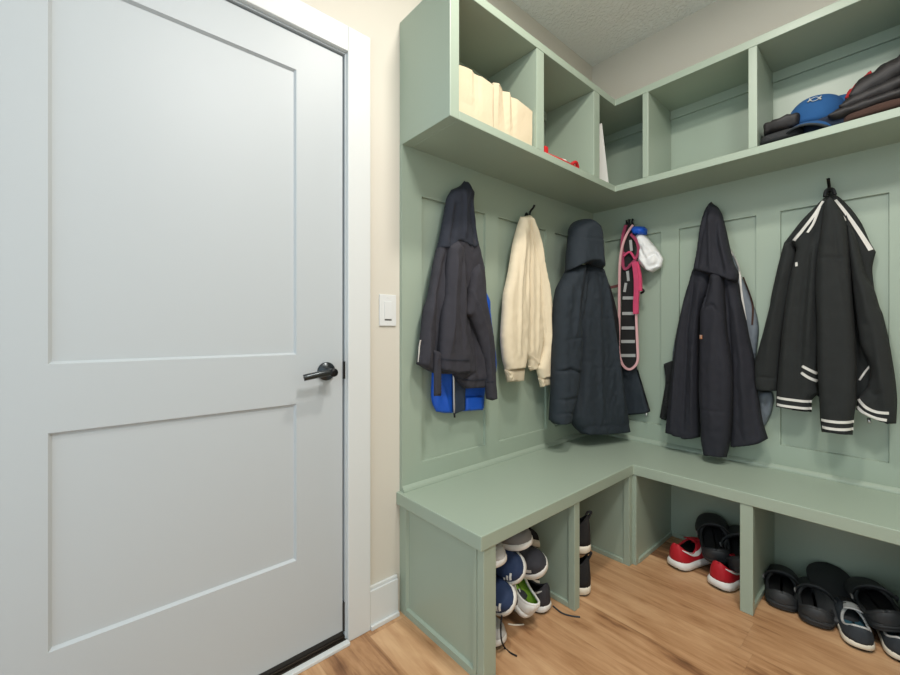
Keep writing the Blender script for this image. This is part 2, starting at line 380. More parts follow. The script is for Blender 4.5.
for a, b in segs(EX+.042, -.012, ((-.953, -.903), (-.503, -.449))): sobj('cleat', boxes((a, b, -.024, -.012, s1-.045, s1)), .001)
for a, b in segs(EY+.04, -.024, ((-1.345, -1.315), (-.891, -.861), (-.461, -.433))): sobj('cleat', boxes((-.024, -.012, a, b, s1-.045, s1)), .001)

# ------------------------------------------------------------------ cloth engine
class Plane:
    def __init__(s, O, t):
        s.O = np.array([O[0], O[1], 0.]); t = np.array([t[0], t[1], 0.]); s.t = t/np.linalg.norm(t)
        n = np.array([-s.t[1], s.t[0], 0.]); s.n = n if (CAM-s.O)@n > 0 else -n
    def hit(s, px, py, d):
        r = ray(px, py); O = s.O+d*s.n; k = ((O-CAM)@s.n)/(r@s.n); p = CAM+k*r
        return (p-s.O)@s.t, p[2]
    def pt(s, u, z, d): return s.O+u*s.t+d*s.n+np.array([0, 0, z])
PA = Plane((0, 0), (1, 0)); PB = Plane((0, 0), (0, -1))
PK = Plane((-.45, -.03), (.40, -.125))
def seg_dist(P, A, B):
    """distances of points P to a polyline with vertices A->B (arrays)"""
    AB = B-A; L2 = (AB**2).sum(1)+1e-12
    t = np.clip(((P[:, None]-A[None])*AB[None]).sum(2)/L2[None], 0, 1)
    D = np.linalg.norm(P[:, None]-(A[None]+t[..., None]*AB[None]), axis=2)
    return D, t
class Cloth:
    def __init__(s, plane, pts, d0, d1, T, folds=(), edge=.035, wr=.0025, sharp=False, step=.0075, seed=0, flat=0.):
        """pts: outline measured in the photo, put on a vertical plane d0 (top) .. d1 (bottom) metres off the wall; T: bulge towards the room"""
        s.pl, s.T, s.edge, s.wr, s.step, s.seed, s.flat = plane, T, edge, wr, step, seed, flat
        ys = [p[1] for p in pts]; s.y0, s.y1, s.d0, s.d1 = min(ys), max(ys), d0, d1
        P = [Vector((p[0], p[1], 0)) for p in pts]; n = len(P); out = []
        if sharp: out = P
        else:
            for i in range(n):
                a, b, c, d = P[i-1], P[i], P[(i+1) % n], P[(i+2) % n]; m = (c-b)
                ta = (c-a)*.5; tb = (d-b)*.5
                if (b-a).angle(c-b, 0) > .62: ta = m*.6
                if (c-b).angle(d-c, 0) > .62: tb = m*.6
                for tt in (ta, tb):
                    if tt.length > m.length: tt *= m.length/tt.length
                for k in range(4):
                    t = k/4; out.append((2*t**3-3*t*t+1)*b+(t**3-2*t*t+t)*ta*.8+(-2*t**3+3*t*t)*c+(t**3-t*t)*tb*.8)
        uz = np.array([plane.hit(p[0], p[1], s.dpx(p[1])) for p in out])
        s.ztop, s.zbot = uz[:, 1].max(), uz[:, 1].min()
        # resample
        B = []
        for i in range(len(uz)):
            a, b = uz[i], uz[(i+1) % len(uz)]; k = max(1, int(np.linalg.norm(b-a)/step+.5))
            for j in range(k): B.append(a+(b-a)*j/k)
        s.B = np.array(B)
        # open hems stay crisp: edges facing down round off over a shorter distance
        E = np.roll(s.B, -1, axis=0)-s.B; ar = (s.B[:, 0]*np.roll(s.B[:, 1], -1)-np.roll(s.B[:, 0], -1)*s.B[:, 1]).sum()
        nz = -E[:, 0]/(np.linalg.norm(E, axis=1)+1e-9)*(1 if ar > 0 else -1)
        s.hemk = np.where(nz < -.72, 5., 1.)
        s.folds = []
        for f in folds:
            q = np.array([plane.hit(x, y, s.dpx(y)) for x, y in f[0]])
            s.folds.append((q, f[1]*1.35, f[2]*.85))
    def dpx(s, py): 
        t = (py-s.y0)/max(1e-6, s.y1-s.y0); return s.d0+(s.d1-s.d0)*min(max(t, 0), 1)
    def dz(s, z):
        t = (s.ztop-z)/max(1e-6, s.ztop-s.zbot); return s.d0+(s.d1-s.d0)*min(max(t, 0), 1)
    def height(s, Q):
        D, _ = seg_dist(Q, s.B, np.roll(s.B, -1, axis=0)); g0 = D.min(1); e = (D*s.hemk[None]).min(1)
        k = np.clip(e/s.edge, 0, 1); prof = np.sqrt(np.clip(1-(1-k)**2, 0, 1))
        h = s.T*prof
        g = np.clip(g0/.012, 0, 1)
        for q, A, w in s.folds:
            Df, t = seg_dist(Q, q[:-1], q[1:]); i = Df.argmin(1); dd = Df.min(1)
            # taper at both ends of the fold
            tt = (i+t[np.arange(len(Q)), i])/(len(q)-1); tp = np.clip(np.minimum(tt, 1-tt)*5+.25, 0, 1)
            h = h+g*A*tp*np.exp(-(dd/w)**2)
        if s.wr:
            nz = np.array([noise.noise(Vector((u*26+s.seed, z*7, s.seed)))+.7*noise.noise(Vector((u*55+s.seed, z*30, s.seed+3))) for u, z in Q])
            h = h+g*s.wr*nz
        return h, prof
    def front(s, u, z):
        h, _ = s.height(np.array([[u, z]])); return s.dz(z)+h[0]
    def build(s, name, mat, parent, label=None, thing_label=None, cat=None, group=None):
        B = s.B; lo, hi = B.min(0), B.max(0); st = s.step
        G = []
        r = 0; z = lo[1]+st*.5
        while z < hi[1]:
            u = lo[0]+(st*.5 if r % 2 else 0)
            while u < hi[0]: G.append((u, z)); u += st
            z += st*.87; r += 1
        G = np.array(G)
        x, y = G[:, 0], G[:, 1]; ins = np.zeros(len(G), bool)
        for i in range(len(B)):
            a, b = B[i], B[(i+1) % len(B)]
            c = ((a[1] > y) != (b[1] > y)); ins ^= c & (x < (b[0]-a[0])*(y-a[1])/(b[1]-a[1]+1e-12)+a[0])
        G = G[ins]
        if len(G):
            D, _ = seg_dist(G, B, np.roll(B, -1, axis=0)); G = G[D.min(1) > st*.45]
        # extra rings near the edge keep the rounded rim smooth
        V2 = [Vector(p) for p in B]+[Vector(p) for p in G]
        n = len(B)
        vs, _, fs, ov, _, _ = delaunay_2d_cdt(V2, [], [list(range(n))], 1, 1e-6)
        Q = np.array([tuple(v) for v in vs]); isb = np.array([any(k < n for k in o) for o in ov])
        h, prof = s.height(Q)
        bm = bmesh.new(); F = []; K = []
        for i, (u, z) in enumerate(Q):
            d = s.dz(z)
            if isb[i]:
                v = bm.verts.new(s.pl.pt(u, z, d)); F.append(v); K.append(v)
            else:
                F.append(bm.verts.new(s.pl.pt(u, z, d+max(h[i], .002)))); K.append(bm.verts.new(s.pl.pt(u, z, d-.006*prof[i])))
        for f in fs:
            for W, rev in ((F, 0), (K, 1)):
                t = [W[i] for i in f]
                if len(set(t)) == 3:
                    try: bm.faces.new(t[::-1] if rev else t)
                    except ValueError: pass
        o = obj(name, bm, mat, parent, smooth=True, world=True, label=label)
        return o
    def strip(s, name, px, width, mat, parent, off=.0012, label=None, thick=.0015, n=None):
        """flat band lying on the garment's front along a path measured in the photo; width in metres or (start, end)"""
        q = np.array([s.pl.hit(x, y, s.dpx(y)+s.T*.8) for x, y in px])
        path = smooth_path([(a, b, 0) for a, b in q], 8) if len(q) > 2 else [Vector((*q[0], 0)).lerp(Vector((*q[1], 0)), k/10) for k in range(11)]
        bm = bmesh.new(); rs = []
        for i, p in enumerate(path):
            t = (path[min(i+1, len(path)-1)]-path[max(i-1, 0)]).normalized(); m = Vector((-t.y, t.x, 0))
            f = i/(len(path)-1); w = width if not isinstance(width, tuple) else width[0]+(width[1]-width[0])*f
            ring = []
            cols = [-1, -.5, 0, .5, 1]
            tops = []
            for c in cols:
                a = p+m*c*w/2; tops.append((a.x, a.y, s.front(a.x, a.y)))
            ring = [s.pl.pt(a, b, d+off+thick) for a, b, d in tops]+[s.pl.pt(a, b, d+off-thick) for a, b, d in tops[::-1]]
            rs.append([tuple(v) for v in ring])
        rings(bm, rs)
        return obj(name, bm, mat, parent, smooth=False, world=True, label=label)
def garment(name, label, cat, plane, px, py, d=.03, group=None):
    u, z = plane.hit(px, py, d); p = plane.pt(u, z, d)
    return thing(name, label, cat, tuple(p), group=group)

# ------------------------------------------------------------------ hooks
def hook(plane, px, py, label):
    u, z = plane.hit(px, py, PT+.03); o = thing('coat_hook', label, 'hook', tuple(plane.pt(u, z, PT)), group='black coat hooks on the panelling')
    W = lambda du, dz, d: tuple(plane.pt(u+du, z+dz, PT+d))
    bm = bmesh.new(); rings(bm, [[W(.014*math.cos(k*math.pi/10), -.045+.024*math.sin(k*math.pi/10), d) for k in range(20)] for d in (0, .004)]); obj('back_plate', bm, 'black_metal', o, world=True)
    bm = bmesh.new(); tube(bm, smooth_path([W(0, -.045, .004), W(0, -.04, .018), W(0, -.02, .028), W(0, -.008, .042), W(0, .005, .052)]), [.0055]*24+[.006], 10); obj('upper_prong', bm, 'black_metal', o, True, world=True)
    bm = bmesh.new(); tube(bm, smooth_path([W(0, -.05, .004), W(0, -.07, .014), W(0, -.075, .026), W(0, -.06, .034)]), .005, 10); obj('lower_prong', bm, 'black_metal', o, True, world=True)
    return o
hook(PA, 531, 207, 'black coat hook holding the cream sweatshirt')
hook(PB, 829, 181, 'black coat hook holding the black bomber jacket')

# ------------------------------------------------------------------ garments on the left wall
g = garment('blue_jacket', 'bright blue jacket mostly hidden beneath the charcoal hoodie', 'jacket', PA, 458, 300)
c = Cloth(PA, [(440, 290), (484, 289), (489.5, 300), (490, 312), (493, 335), (496, 362), (495.5, 373), (487, 375), (484.5, 388), (483, 410), (465, 411), (452, 413), (445, 413), (436, 411.5), (432.5, 404), (431, 395), (432, 370)], .020, .026, .018, [([(452, 360), (453, 412)], -.006, .006), ([(440, 385), (447, 412)], .005, .008)], seed=3)
c.build('body', 'blue', g)
c2 = Cloth(PA, [(452, 366), (466, 366), (465, 410), (455, 414), (452.5, 412)], .046, .05, .006, edge=.01, wr=.001)
c2.build('front_inset', 'navyinset', g, label='dark slate inset with zip')
c2.strip('zip', [(453.4, 370), (454, 413)], .005, 'chrome', g)
c3 = Cloth(PA, [(465, 396), (483.5, 396), (482.5, 410), (465, 411)], .046, .048, .008, edge=.012, wr=.001, sharp=True); c3.build('hem_band', 'blue', g)
bm = bmesh.new(); u, z = PA.hit(454.3, 414, .058); tube(bm, [tuple(PA.pt(u, z+.004, .058)), tuple(PA.pt(u, z-.014, .06))], .004, 8); obj('zip_pull', bm, 'black_metal', g, True, world=True)

g = garment('hooded_jacket', 'charcoal hooded zip jacket leftmost on the left wall', 'jacket', PA, 464, 182)
body = Cloth(PA, [(437.5, 243), (446, 238), (456, 234), (470, 236), (475.5, 240), (479, 253), (482.5, 272), (484.5, 296), (485, 325), (485, 350), (485, 376), (483, 387.7), (464, 388.6), (456.8, 381), (452, 374), (433, 373), (416.2, 364), (419.3, 338.5), (422.7, 309.6), (426, 300), (429, 285.6), (432, 266)], .06, .062, .035,
    [([(442, 250), (434, 300), (431, 370)], -.012, .012), ([(430, 280), (424, 330), (423, 365)], .010, .014), ([(458, 250), (462, 300), (470, 340), (474, 380)], -.012, .012), ([(474, 330), (480, 385)], .008, .008), ([(457, 381), (470, 372)], -.008, .006)], seed=1, wr=.004)
body.build('body', 'charcoal', g)
body.strip('zip_edge', [(419.8, 340), (418.6, 362)], .006, 'stripe', g)
body.strip('hem', [(457, 378), (470, 380), (483.5, 379)], .004, 'hoodnavy', g)
sl = Cloth(PA, [(447, 246), (455, 240), (462, 248), (464, 275), (464.5, 300), (464.5, 330), (468, 345), (469.4, 358), (468.6, 373), (452, 373.5), (439, 370), (437.8, 356), (438.8, 335), (440, 318), (443.5, 295), (445, 270)], .085, .10, .035,
    [([(452, 250), (449, 300), (446, 350)], .010, .010), ([(459, 250), (456, 300), (458, 355)], -.008, .010), ([(464, 318), (466, 345)], -.006, .007)], seed=2, wr=.004)
sl.build('sleeve', 'charcoal', g)
sl.strip('cuff_seam', [(438.5, 358.5), (452, 360), (468.4, 360)], .003, 'hoodnavy', g)
sr = Cloth(PA, [(463, 314), (468, 318), (474, 330), (480, 350), (483.5, 370), (485, 388), (486, 399), (492.5, 400.5), (495.4, 396), (494.4, 381), (493.5, 352), (490.6, 329), (486, 304), (483, 285), (478, 262), (470, 270)], .085, .10, .03,
    [([(468, 290), (482, 330), (488, 390)], .008, .009)], seed=5, wr=.004)
sr.build('sleeve', 'charcoal', g)
sr.strip('cuff_seam', [(485, 383), (494, 381)], .003, 'hoodnavy', g)
c = Cloth(PA, [(433.7, 350), (441, 352), (441, 396), (433.7, 396)], .10, .10, .012, edge=.01, wr=.001, sharp=True); c.build('belt_tab', 'charcoal', g)
hd = Cloth(PA, [(464.5, 180.6), (468, 185.5), (472.8, 193), (471.7, 203), (473, 218), (474.8, 236), (477, 246), (470, 250), (462, 246), (455, 243), (447, 250), (437, 250), (439.5, 233.6), (443.4, 214), (446, 199), (451, 190), (459.7, 186)], .05, .066, .036,
    [([(452, 205), (446, 245)], -.010, .010), ([(460, 190), (459, 240)], .010, .012), ([(468, 195), (466, 215), (470, 245)], -.012, .008)], seed=6, wr=.004)
hd.build('hood', 'hoodnavy', g)

g = garment('sweatshirt', 'cream sweatshirt hanging by its collar on the left wall', 'sweatshirt', PA, 525, 216)
bd = Cloth(PA, [(521, 217), (529, 215), (533, 223), (537.5, 238), (541, 262), (544, 290), (543, 330), (540, 350), (537.5, 364), (535, 368), (531, 371), (528, 368), (526, 360), (516, 345), (512, 300), (512, 260), (516, 235)], .05, .055, .03, [([(527, 222), (527, 350)], -.014, .008), ([(534, 260), (533, 355)], .008, .008), ([(526, 355), (538, 366)], .006, .005)], seed=8, wr=.004)
bd.build('body', 'cream', g)
c = Cloth(PA, [(528, 366), (536, 363), (536, 368), (530, 371.5)], .062, .062, .01, edge=.01, wr=0); c.build('hem', 'creamrib', g)
sl = Cloth(PA, [(520.4, 216.3), (525.5, 221), (526.5, 245), (526.5, 290), (526, 320), (524.8, 350), (522.5, 368), (505, 371), (501.9, 359), (500, 336), (501.6, 312), (502.6, 295), (506.6, 277), (509.3, 262), (512, 244.5), (516.7, 226.7)], .062, .07, .04,
    [([(519, 230), (514, 290), (513, 355)], .008, .012), ([(523, 240), (520, 300)], -.006, .008)], seed=9, wr=.003)
sl.build('sleeve', 'cream', g)
c = Cloth(PA, [(504, 369.5), (522.6, 367), (521.3, 380.8), (507, 382.5)], .072, .074, .03, edge=.025, wr=.001); c.build('cuff', 'creamrib', g)
sr = Cloth(PA, [(527, 217), (531, 217.5), (537.5, 237), (541, 262), (544, 275.6), (547.8, 292), (549.3, 302), (550.7, 320), (551.5, 349), (551, 377), (538.5, 379), (535.9, 368), (538, 362), (542, 348), (542, 338), (540, 320), (538, 290), (534, 260), (530, 235)], .062, .07, .035,
    [([(533, 230), (543, 290), (546, 360)], .008, .010), ([(540, 300), (544, 340)], -.008, .006)], seed=11, wr=.003)
sr.build('sleeve', 'cream', g)
c = Cloth(PA, [(537.8, 377.5), (551.2, 375.5), (550, 385), (540, 387.3)], .072, .074, .025, edge=.02, wr=.001); c.build('cuff', 'creamrib', g)

g = garment('parka', 'long dark slate hooded parka hanging in the corner', 'parka', PK, 582, 222)
to = Cloth(PK, [(572, 285), (578, 268), (590, 262), (599.6, 268.7), (604, 285), (606, 305), (609, 329), (613.8, 347), (617.3, 373), (621.5, 400), (625.9, 430.6), (603, 433), (581, 433.5), (573.8, 427), (568.4, 416), (571, 395), (574, 360), (573, 330)], .060, .075, .070,
    [([(583, 270), (576, 330), (574, 420)], -.012, .012), ([(596, 275), (606, 340), (614, 420)], .012, .02), ([(578, 319), (612, 319)], -.002, .003), ([(577, 367), (617, 366)], -.002, .003), ([(571, 424), (624, 422)], -.004, .004), ([(589, 280), (591, 330), (592, 420)], .006, .02)], edge=.06, seed=21, wr=.005)
to.build('body', 'parka', g)
sl = Cloth(PK, [(566, 270), (574, 266), (582, 264), (580, 285), (576.5, 310), (577.5, 340), (577.5, 360), (575, 383), (570.5, 405), (567.6, 421.3), (553.5, 424), (548.5, 419.6), (550, 391), (551, 355.6), (551.8, 320), (552.6, 305), (555, 290), (560, 280)], .10, .125, .07,
    [([(557, 340), (576, 337)], -.004, .005), ([(551, 371), (563, 368), (576, 373)], -.012, .006), ([(549, 399), (571, 396)], -.006, .006), ([(549, 413), (560, 410), (568, 413)], -.006, .005), ([(571, 285), (566, 340)], .006, .012)], edge=.05, seed=22, wr=.006)
sl.build('sleeve', 'parka', g)
sr = Cloth(PK, [(599.6, 266), (604, 276), (609, 287), (614, 305), (617.4, 322), (618, 346), (613.8, 348), (610, 335), (606, 310)], .07, .06, .03, [([(602, 275), (613, 340)], .006, .008)], seed=23)
sr.build('sleeve', 'parkablack', g)
fp = Cloth(PB, [(616, 345), (634, 345), (637, 368), (643, 388), (650.3, 411.4), (646, 413.3), (625, 415.5), (619, 395), (616, 370)], .03, .035, .018, [([(638, 372), (646, 410)], .005, .006)], seed=24); fp.build('front_panel', 'parka', g)
fp.strip('zip', [(637, 370), (643, 390), (649, 411)], .010, 'parkablack', g)
bm = bmesh.new(); u, z = PB.hit(646.3, 414.5, .05); tube(bm, [tuple(PB.pt(u, z+.008, .05)), tuple(PB.pt(u, z-.012, .05))], .005, 8); obj('zip_pull', bm, 'chrome', g, True, world=True)
hd = Cloth(PK, [(568, 229), (573, 222.4), (581.8, 219.2), (588, 220.7), (595, 227), (597.8, 237), (598.7, 254), (600, 270), (594, 267), (589.8, 264), (582.7, 264), (573.8, 267), (564.9, 272), (565.2, 258), (566.7, 242)], .05, .12, .085,
    [([(571, 228), (582, 224), (594, 231)], -.008, .005), ([(570, 240), (596, 242)], -.004, .005)], edge=.06, seed=25, wr=.004)
hd.build('hood', 'parka', g)

# ------------------------------------------------------------------ leash, harness, pouch on the right wall
def band(plane, name, px, w, d, mat, parent, th=.004):
    dl = d if isinstance(d, (list, tuple)) else [d]*len(px)
    q = [(*plane.hit(x, y, dd), dd) for (x, y), dd in zip(px, dl)]
    path = smooth_path(q, 6) if len(q) > 2 else [Vector(q[0]), Vector(q[1])]
    bm = bmesh.new(); rs = []
    for i, p in enumerate(path):
        t = path[min(i+1, len(path)-1)]-path[max(i-1, 0)]; t.z = 0; t.normalize(); m = Vector((-t.y, t.x, 0)); f = i/(len(path)-1)
        ww = w if not isinstance(w, tuple) else w[0]+(w[1]-w[0])*f
        rs.append([tuple(plane.pt(p.x+m.x*a*ww/2, p.y+m.y*a*ww/2, p.z+b*th)) for a, b in ((-1, -1), (1, -1), (1, 1), (-1, 1))])
    rings(bm, rs)
    return obj(name, bm, mat, parent, world=True)
g = garment('dog_harness', 'black dog harness strap with silver bars hanging in the pink leash', 'dog harness', PB, 629, 222)
band(PB, 'strap', [(629, 224), (628.5, 245), (627.5, 268), (628.5, 292), (628.5, 330), (628, 368)], (.050, .094), .07, 'black', g)
for y in (298, 313.5, 328, 341.5, 355.5):
    hw = 5.4+(y-290)/78*2.8
    band(PB, 'reflective_bar', [(628.5-hw, y), (628.5+hw*.9, y)], .017, .076, 'silver', g, .002)
for a, b in (((630.5, 240), (631.5, 251)), ((627.5, 271), (628.5, 281)), ((626, 283), (624.5, 292))): band(PB, 'reflective_bar', [a, b], .014, .076, 'silver', g, .002)
band(PB, 'chest_strap', [(624, 252), (622.5, 262), (625, 269), (631, 265), (637, 257)], .014, .082, 'mauve', g)
band(PB, 'chest_strap', [(631, 234), (637, 242), (638.5, 251), (635, 260), (629, 266)], .014, .084, 'mauve', g)
band(PB, 'chest_strap', [(626, 225), (623, 236), (622, 250), (623, 265)], .016, .08, 'mauve', g)
band(PB, 'chest_strap', [(624, 256), (630, 252), (635, 259)], .010, .088, 'hotpink', g)
band(PB, 'girth_strap', [(606, 288.5), (619, 285.5)], .015, .05, 'brownstrap', g)
bm = bmesh.new(); u, z = PB.hit(642, 290, .08); tube(bm, smooth_path([tuple(PB.pt(u-.03, z+.035, .08)), tuple(PB.pt(u-.01, z+.012, .085)), tuple(PB.pt(u+.012, z-.005, .085)), tuple(PB.pt(u-.006, z-.018, .08))]), .006, 8); obj('buckle', bm, 'black_metal', g, True, world=True)
bm = bmesh.new(); u, z = PB.hit(629, 222, .06)
for du in (-.012, 0, .014): tube(bm, [tuple(PB.pt(u+du, z-.02, .06)), tuple(PB.pt(u+du*1.3, z+.014, .055))], .006, 8)
obj('loop', bm, 'parkablack', g, True, world=True)
g = garment('dog_leash', 'pale pink dog leash with hot pink grip hanging in a long loop', 'leash', PB, 632, 226)
band(PB, 'webbing', [(633, 225), (627, 234), (622.5, 246), (620, 262), (619.3, 290), (619.2, 320), (618.7, 343), (619.6, 356), (623.3, 365.5), (629, 369.3), (634.5, 366.5), (637.8, 360), (637.5, 345), (636.3, 317), (636, 300)], .012, .092, 'pink', g, .003)
band(PB, 'grip', [(634.5, 262), (636.3, 275), (636.8, 290), (636, 303), (636, 314)], .026, .098, 'hotpink', g, .007)
band(PB, 'grip_tail', [(637, 262), (640, 275), (641, 291)], .013, .092, 'hotpink', g, .006)
g = garment('cloth_pouch', 'small white cloth pouch with a royal blue neck beside the pink leash', 'pouch', PB, 641, 230)
c = Cloth(PB, [(636, 235), (644, 233), (649, 239), (654, 245), (660, 252.7), (663.7, 259.5), (662, 267), (653, 272.8), (645, 269.5), (639, 263), (639, 255), (637.5, 246)], .035, .05, .05, [([(642, 245), (650, 262)], -.008, .006), ([(645, 240), (654, 252)], .005, .006), ([(652, 258), (657, 254), (661, 259), (659, 265), (653, 268)], -.018, .007), ([(643, 258), (650, 269)], .006, .006)], edge=.04, seed=31, wr=.006)
c.build('bag', 'whitecloth', g)
c = Cloth(PB, [(632.5, 229), (636, 226.3), (644, 226.5), (647.6, 229.5), (647, 234.5), (640, 236), (634, 235)], .05, .05, .05, [([(633, 232), (647, 231)], .004, .006)], edge=.025, seed=32, wr=.006); c.build('neck_band', 'blue', g)

# ------------------------------------------------------------------ garments on the right wall
g = garment('windbreaker', 'grey windbreaker mostly hidden beneath the midnight hooded jacket', 'jacket', PB, 725, 245)
bd = Cloth(PB, [(715, 245), (728, 243), (735, 260), (741, 275), (749, 293), (757, 315), (759, 330), (757, 350), (755, 370), (758, 390), (772, 391.6), (774, 399), (771, 415), (764.5, 427), (740, 430), (690, 430), (680, 390), (672, 361), (679, 320), (690, 280)], .022, .025, .018, [([(760, 395), (768, 420)], .005, .006), ([(769, 395), (763, 420)], -.005, .005)], seed=41, wr=.004)
bd.build('body', 'greyshell', g)
bd.strip('piping', [(729.5, 249), (738, 266), (741.5, 290), (746, 320)], .007, 'stripe', g)
bd.strip('piping', [(743, 277), (752, 303), (752.5, 325)], .007, 'brown', g)
c = Cloth(PB, [(663.5, 364), (672.8, 360.5), (680, 360), (680, 415), (671, 413), (665.6, 420.8), (659.5, 417.5), (663, 398), (665.6, 380)], .03, .035, .03, [([(668, 365), (668, 412)], .006, .006), ([(664, 382), (672, 384)], -.006, .005)], seed=42, wr=.004); c.build('sleeve_cuff', 'bomberrib', g)

g = garment('hooded_jacket', 'midnight black hooded jacket with tiny orange chest label on the right wall', 'jacket', PB, 711, 205)
lb = Cloth(PB, [(693.6, 268), (704, 266), (713, 272), (710, 290), (702, 312), (701, 345), (700.5, 400), (700.5, 437), (691, 439), (684, 438), (675, 435), (665.6, 432), (668.7, 403), (672.8, 361.5), (678, 327), (683, 306), (689, 283)], .06, .085, .045,
    [([(697, 275), (690, 330), (686, 430)], -.012, .008), ([(689, 290), (680, 350), (674, 430)], .008, .010), ([(702, 285), (696, 350), (694, 430)], .010, .010), ([(676, 340), (670, 425)], -.006, .007)], seed=43, wr=.004)
lb.build('body', 'zipjacket', g)
rb = Cloth(PB, [(722, 275), (730, 272), (738, 281), (741.2, 298), (746.4, 320), (749.5, 336.6), (754.7, 359), (757.5, 388), (763, 421.6), (768.2, 438.5), (757.8, 444), (745, 446), (730.5, 447), (730, 410), (728, 350), (723, 310)], .06, .085, .045,
    [([(728, 285), (733, 350), (733, 440)], -.014, .010), ([(737, 300), (744, 360), (748, 440)], .008, .014), ([(752, 380), (758, 440)], -.006, .010)], seed=44, wr=.004)
rb.build('body', 'zipjacket', g)
mid = Cloth(PB, [(711, 274), (717, 272), (724, 275), (725.5, 300), (727.5, 332), (730.5, 351), (733.3, 375), (733, 403), (731.5, 430), (729.6, 446), (726.7, 457.3), (715, 456), (704, 454), (701.5, 440), (700.5, 415), (699.3, 390), (700, 350), (700.8, 312), (706, 295)], .10, .125, .05,
    [([(713, 280), (706, 310)], -.012, .006), ([(706, 308), (716, 305), (724, 318)], -.006, .005), ([(700.5, 408), (732, 412)], -.003, .005), ([(715, 320), (714, 440)], .006, .02)], seed=45, wr=.003)
mid.build('sleeve', 'zipjacket', g)
mid.strip('chest_label', [(700.8, 335), (700.8, 339)], .016, 'label', g)
for a, b in (((699.8, 335.6), (702.0, 335.6)), ((699.8, 337.2), (702.0, 337.2))): mid.strip('label_mark', [a, b], .003, 'stripe', g, off=.003)
hd = Cloth(PB, [(711.2, 201.4), (714, 204.5), (718.5, 207.6), (722.6, 215), (726.8, 231.5), (729.9, 246), (734, 262.6), (739.2, 274), (738, 282), (730, 281), (722.6, 278), (716, 276), (712, 275), (702, 272.5), (693.2, 270.5), (696.7, 252), (699.8, 229.4), (705, 210.7)], .05, .098, .045,
    [([(711, 210), (704, 240), (700, 270)], -.008, .008), ([(712, 215), (713, 270)], .010, .008), ([(718, 215), (719, 245), (726, 275)], -.010, .008), ([(722, 235), (731, 272)], .008, .008)], seed=46, wr=.004)
hd.build('hood', 'zipjacket', g)

g = garment('bomber_jacket', 'black bomber jacket with white striped collar, cuffs and hem, rightmost garment', 'jacket', PB, 829, 195)
bk = Cloth(PB, [(822, 200), (830, 192.5), (839.2, 197), (851.7, 209.4), (862, 224), (870.3, 242.6), (876, 252), (872.4, 267.5), (874.5, 290), (880, 320), (880, 370), (872, 395), (858, 400), (830, 405), (822, 399), (800, 385), (790, 380), (784, 300), (784, 243), (802, 220)], .035, .04, .02, [([(862, 345), (872, 365)], .004, .006)], seed=51, wr=.003)
bk.build('back', 'bomber', g)
bk.strip('collar_stripe', [(835.6, 200), (846, 213), (858, 230), (871, 250)], (.008, .014), 'stripe', g)
bk.strip('collar_stripe', [(838.5, 211), (843, 216.5), (846, 221)], .005, 'stripe', g)
bk.strip('lining_stripe', [(871.5, 364), (865, 372), (859.5, 380)], .006, 'stripe', g)
lsl = Cloth(PB, [(784, 242.6), (792, 242), (797, 255), (790, 300), (783, 340), (779, 391), (756, 391), (754.6, 378), (755, 362), (762.4, 335), (769.7, 306), (770.7, 298.6), (777, 269.6)], .06, .065, .045, [([(788, 260), (774, 320), (768, 372)], .008, .014), ([(757, 375), (779, 378)], -.005, .004)], seed=52, wr=.003)
lsl.build('sleeve', 'bomber', g)
lf = Cloth(PB, [(818.5, 203), (826, 197), (829, 205), (828, 240), (824, 290), (821, 330), (819, 362), (818, 385), (819, 393), (811.8, 400), (811.6, 412), (794, 410), (776, 406.8), (776.5, 392), (780, 350), (784, 310), (789, 280), (796, 250), (792, 241), (802, 224)], .075, .085, .04,
    [([(822, 215), (810, 260), (803, 320), (800, 395)], -.008, .010), ([(815, 240), (812, 300), (808, 360)], .010, .012), ([(797, 265), (788, 330), (784, 395)], .006, .010), ([(820, 230), (817, 340)], -.008, .006)], seed=53, wr=.003)
lf.build('front', 'bomber', g)
lf.strip('collar_stripe', [(793.5, 240.5), (803, 230), (814, 216), (823, 201)], (.014, .008), 'stripe', g)
lf.strip('collar_stripe', [(808, 233), (814, 223), (820, 207)], .008, 'stripe', g)
lf.strip('hem_stripe', [(776.6, 397.5), (794, 400), (811, 402)], .010, 'stripe', g)
lf.strip('hem_stripe', [(776.6, 404.5), (794, 407), (811, 409)], .010, 'stripe', g)
lf.strip('hem_stripe', [(802.5, 366), (810, 370), (817, 374)], .010, 'stripe', g)
lf.strip('hem_stripe', [(801.5, 372.5), (809, 377.5), (817, 381.5)], .010, 'stripe', g)
lf.strip('chest_mark', [(796.6, 262.5), (796.9, 266.5)], .008, 'stripe', g)
rs_ = Cloth(PB, [(846, 214), (853, 230), (860, 250), (866, 275), (874.5, 290), (879.7, 307), (882.8, 314), (889, 340), (895.2, 377), (897.3, 400), (896.3, 423.6), (887, 423.5), (871, 417), (856, 409.5), (857, 398), (866, 388), (870, 375), (868, 362), (860, 345), (855, 310), (850, 270), (847, 240)], .075, .085, .045,
    [([(852, 240), (866, 300), (880, 370), (886, 410)], .010, .014), ([(864, 380), (875, 395), (884, 390)], -.006, .006), ([(868, 320), (876, 360)], -.006, .010)], seed=54, wr=.004)
rs_.build('sleeve', 'bomber', g)
rs_.strip('cuff_stripe', [(858, 399.5), (866, 407), (876, 411.5), (889, 413)], .010, 'stripe', g)
rs_.strip('cuff_stripe', [(856.5, 407), (864, 412.5), (875, 417.5), (887, 420)], .010, 'stripe', g)
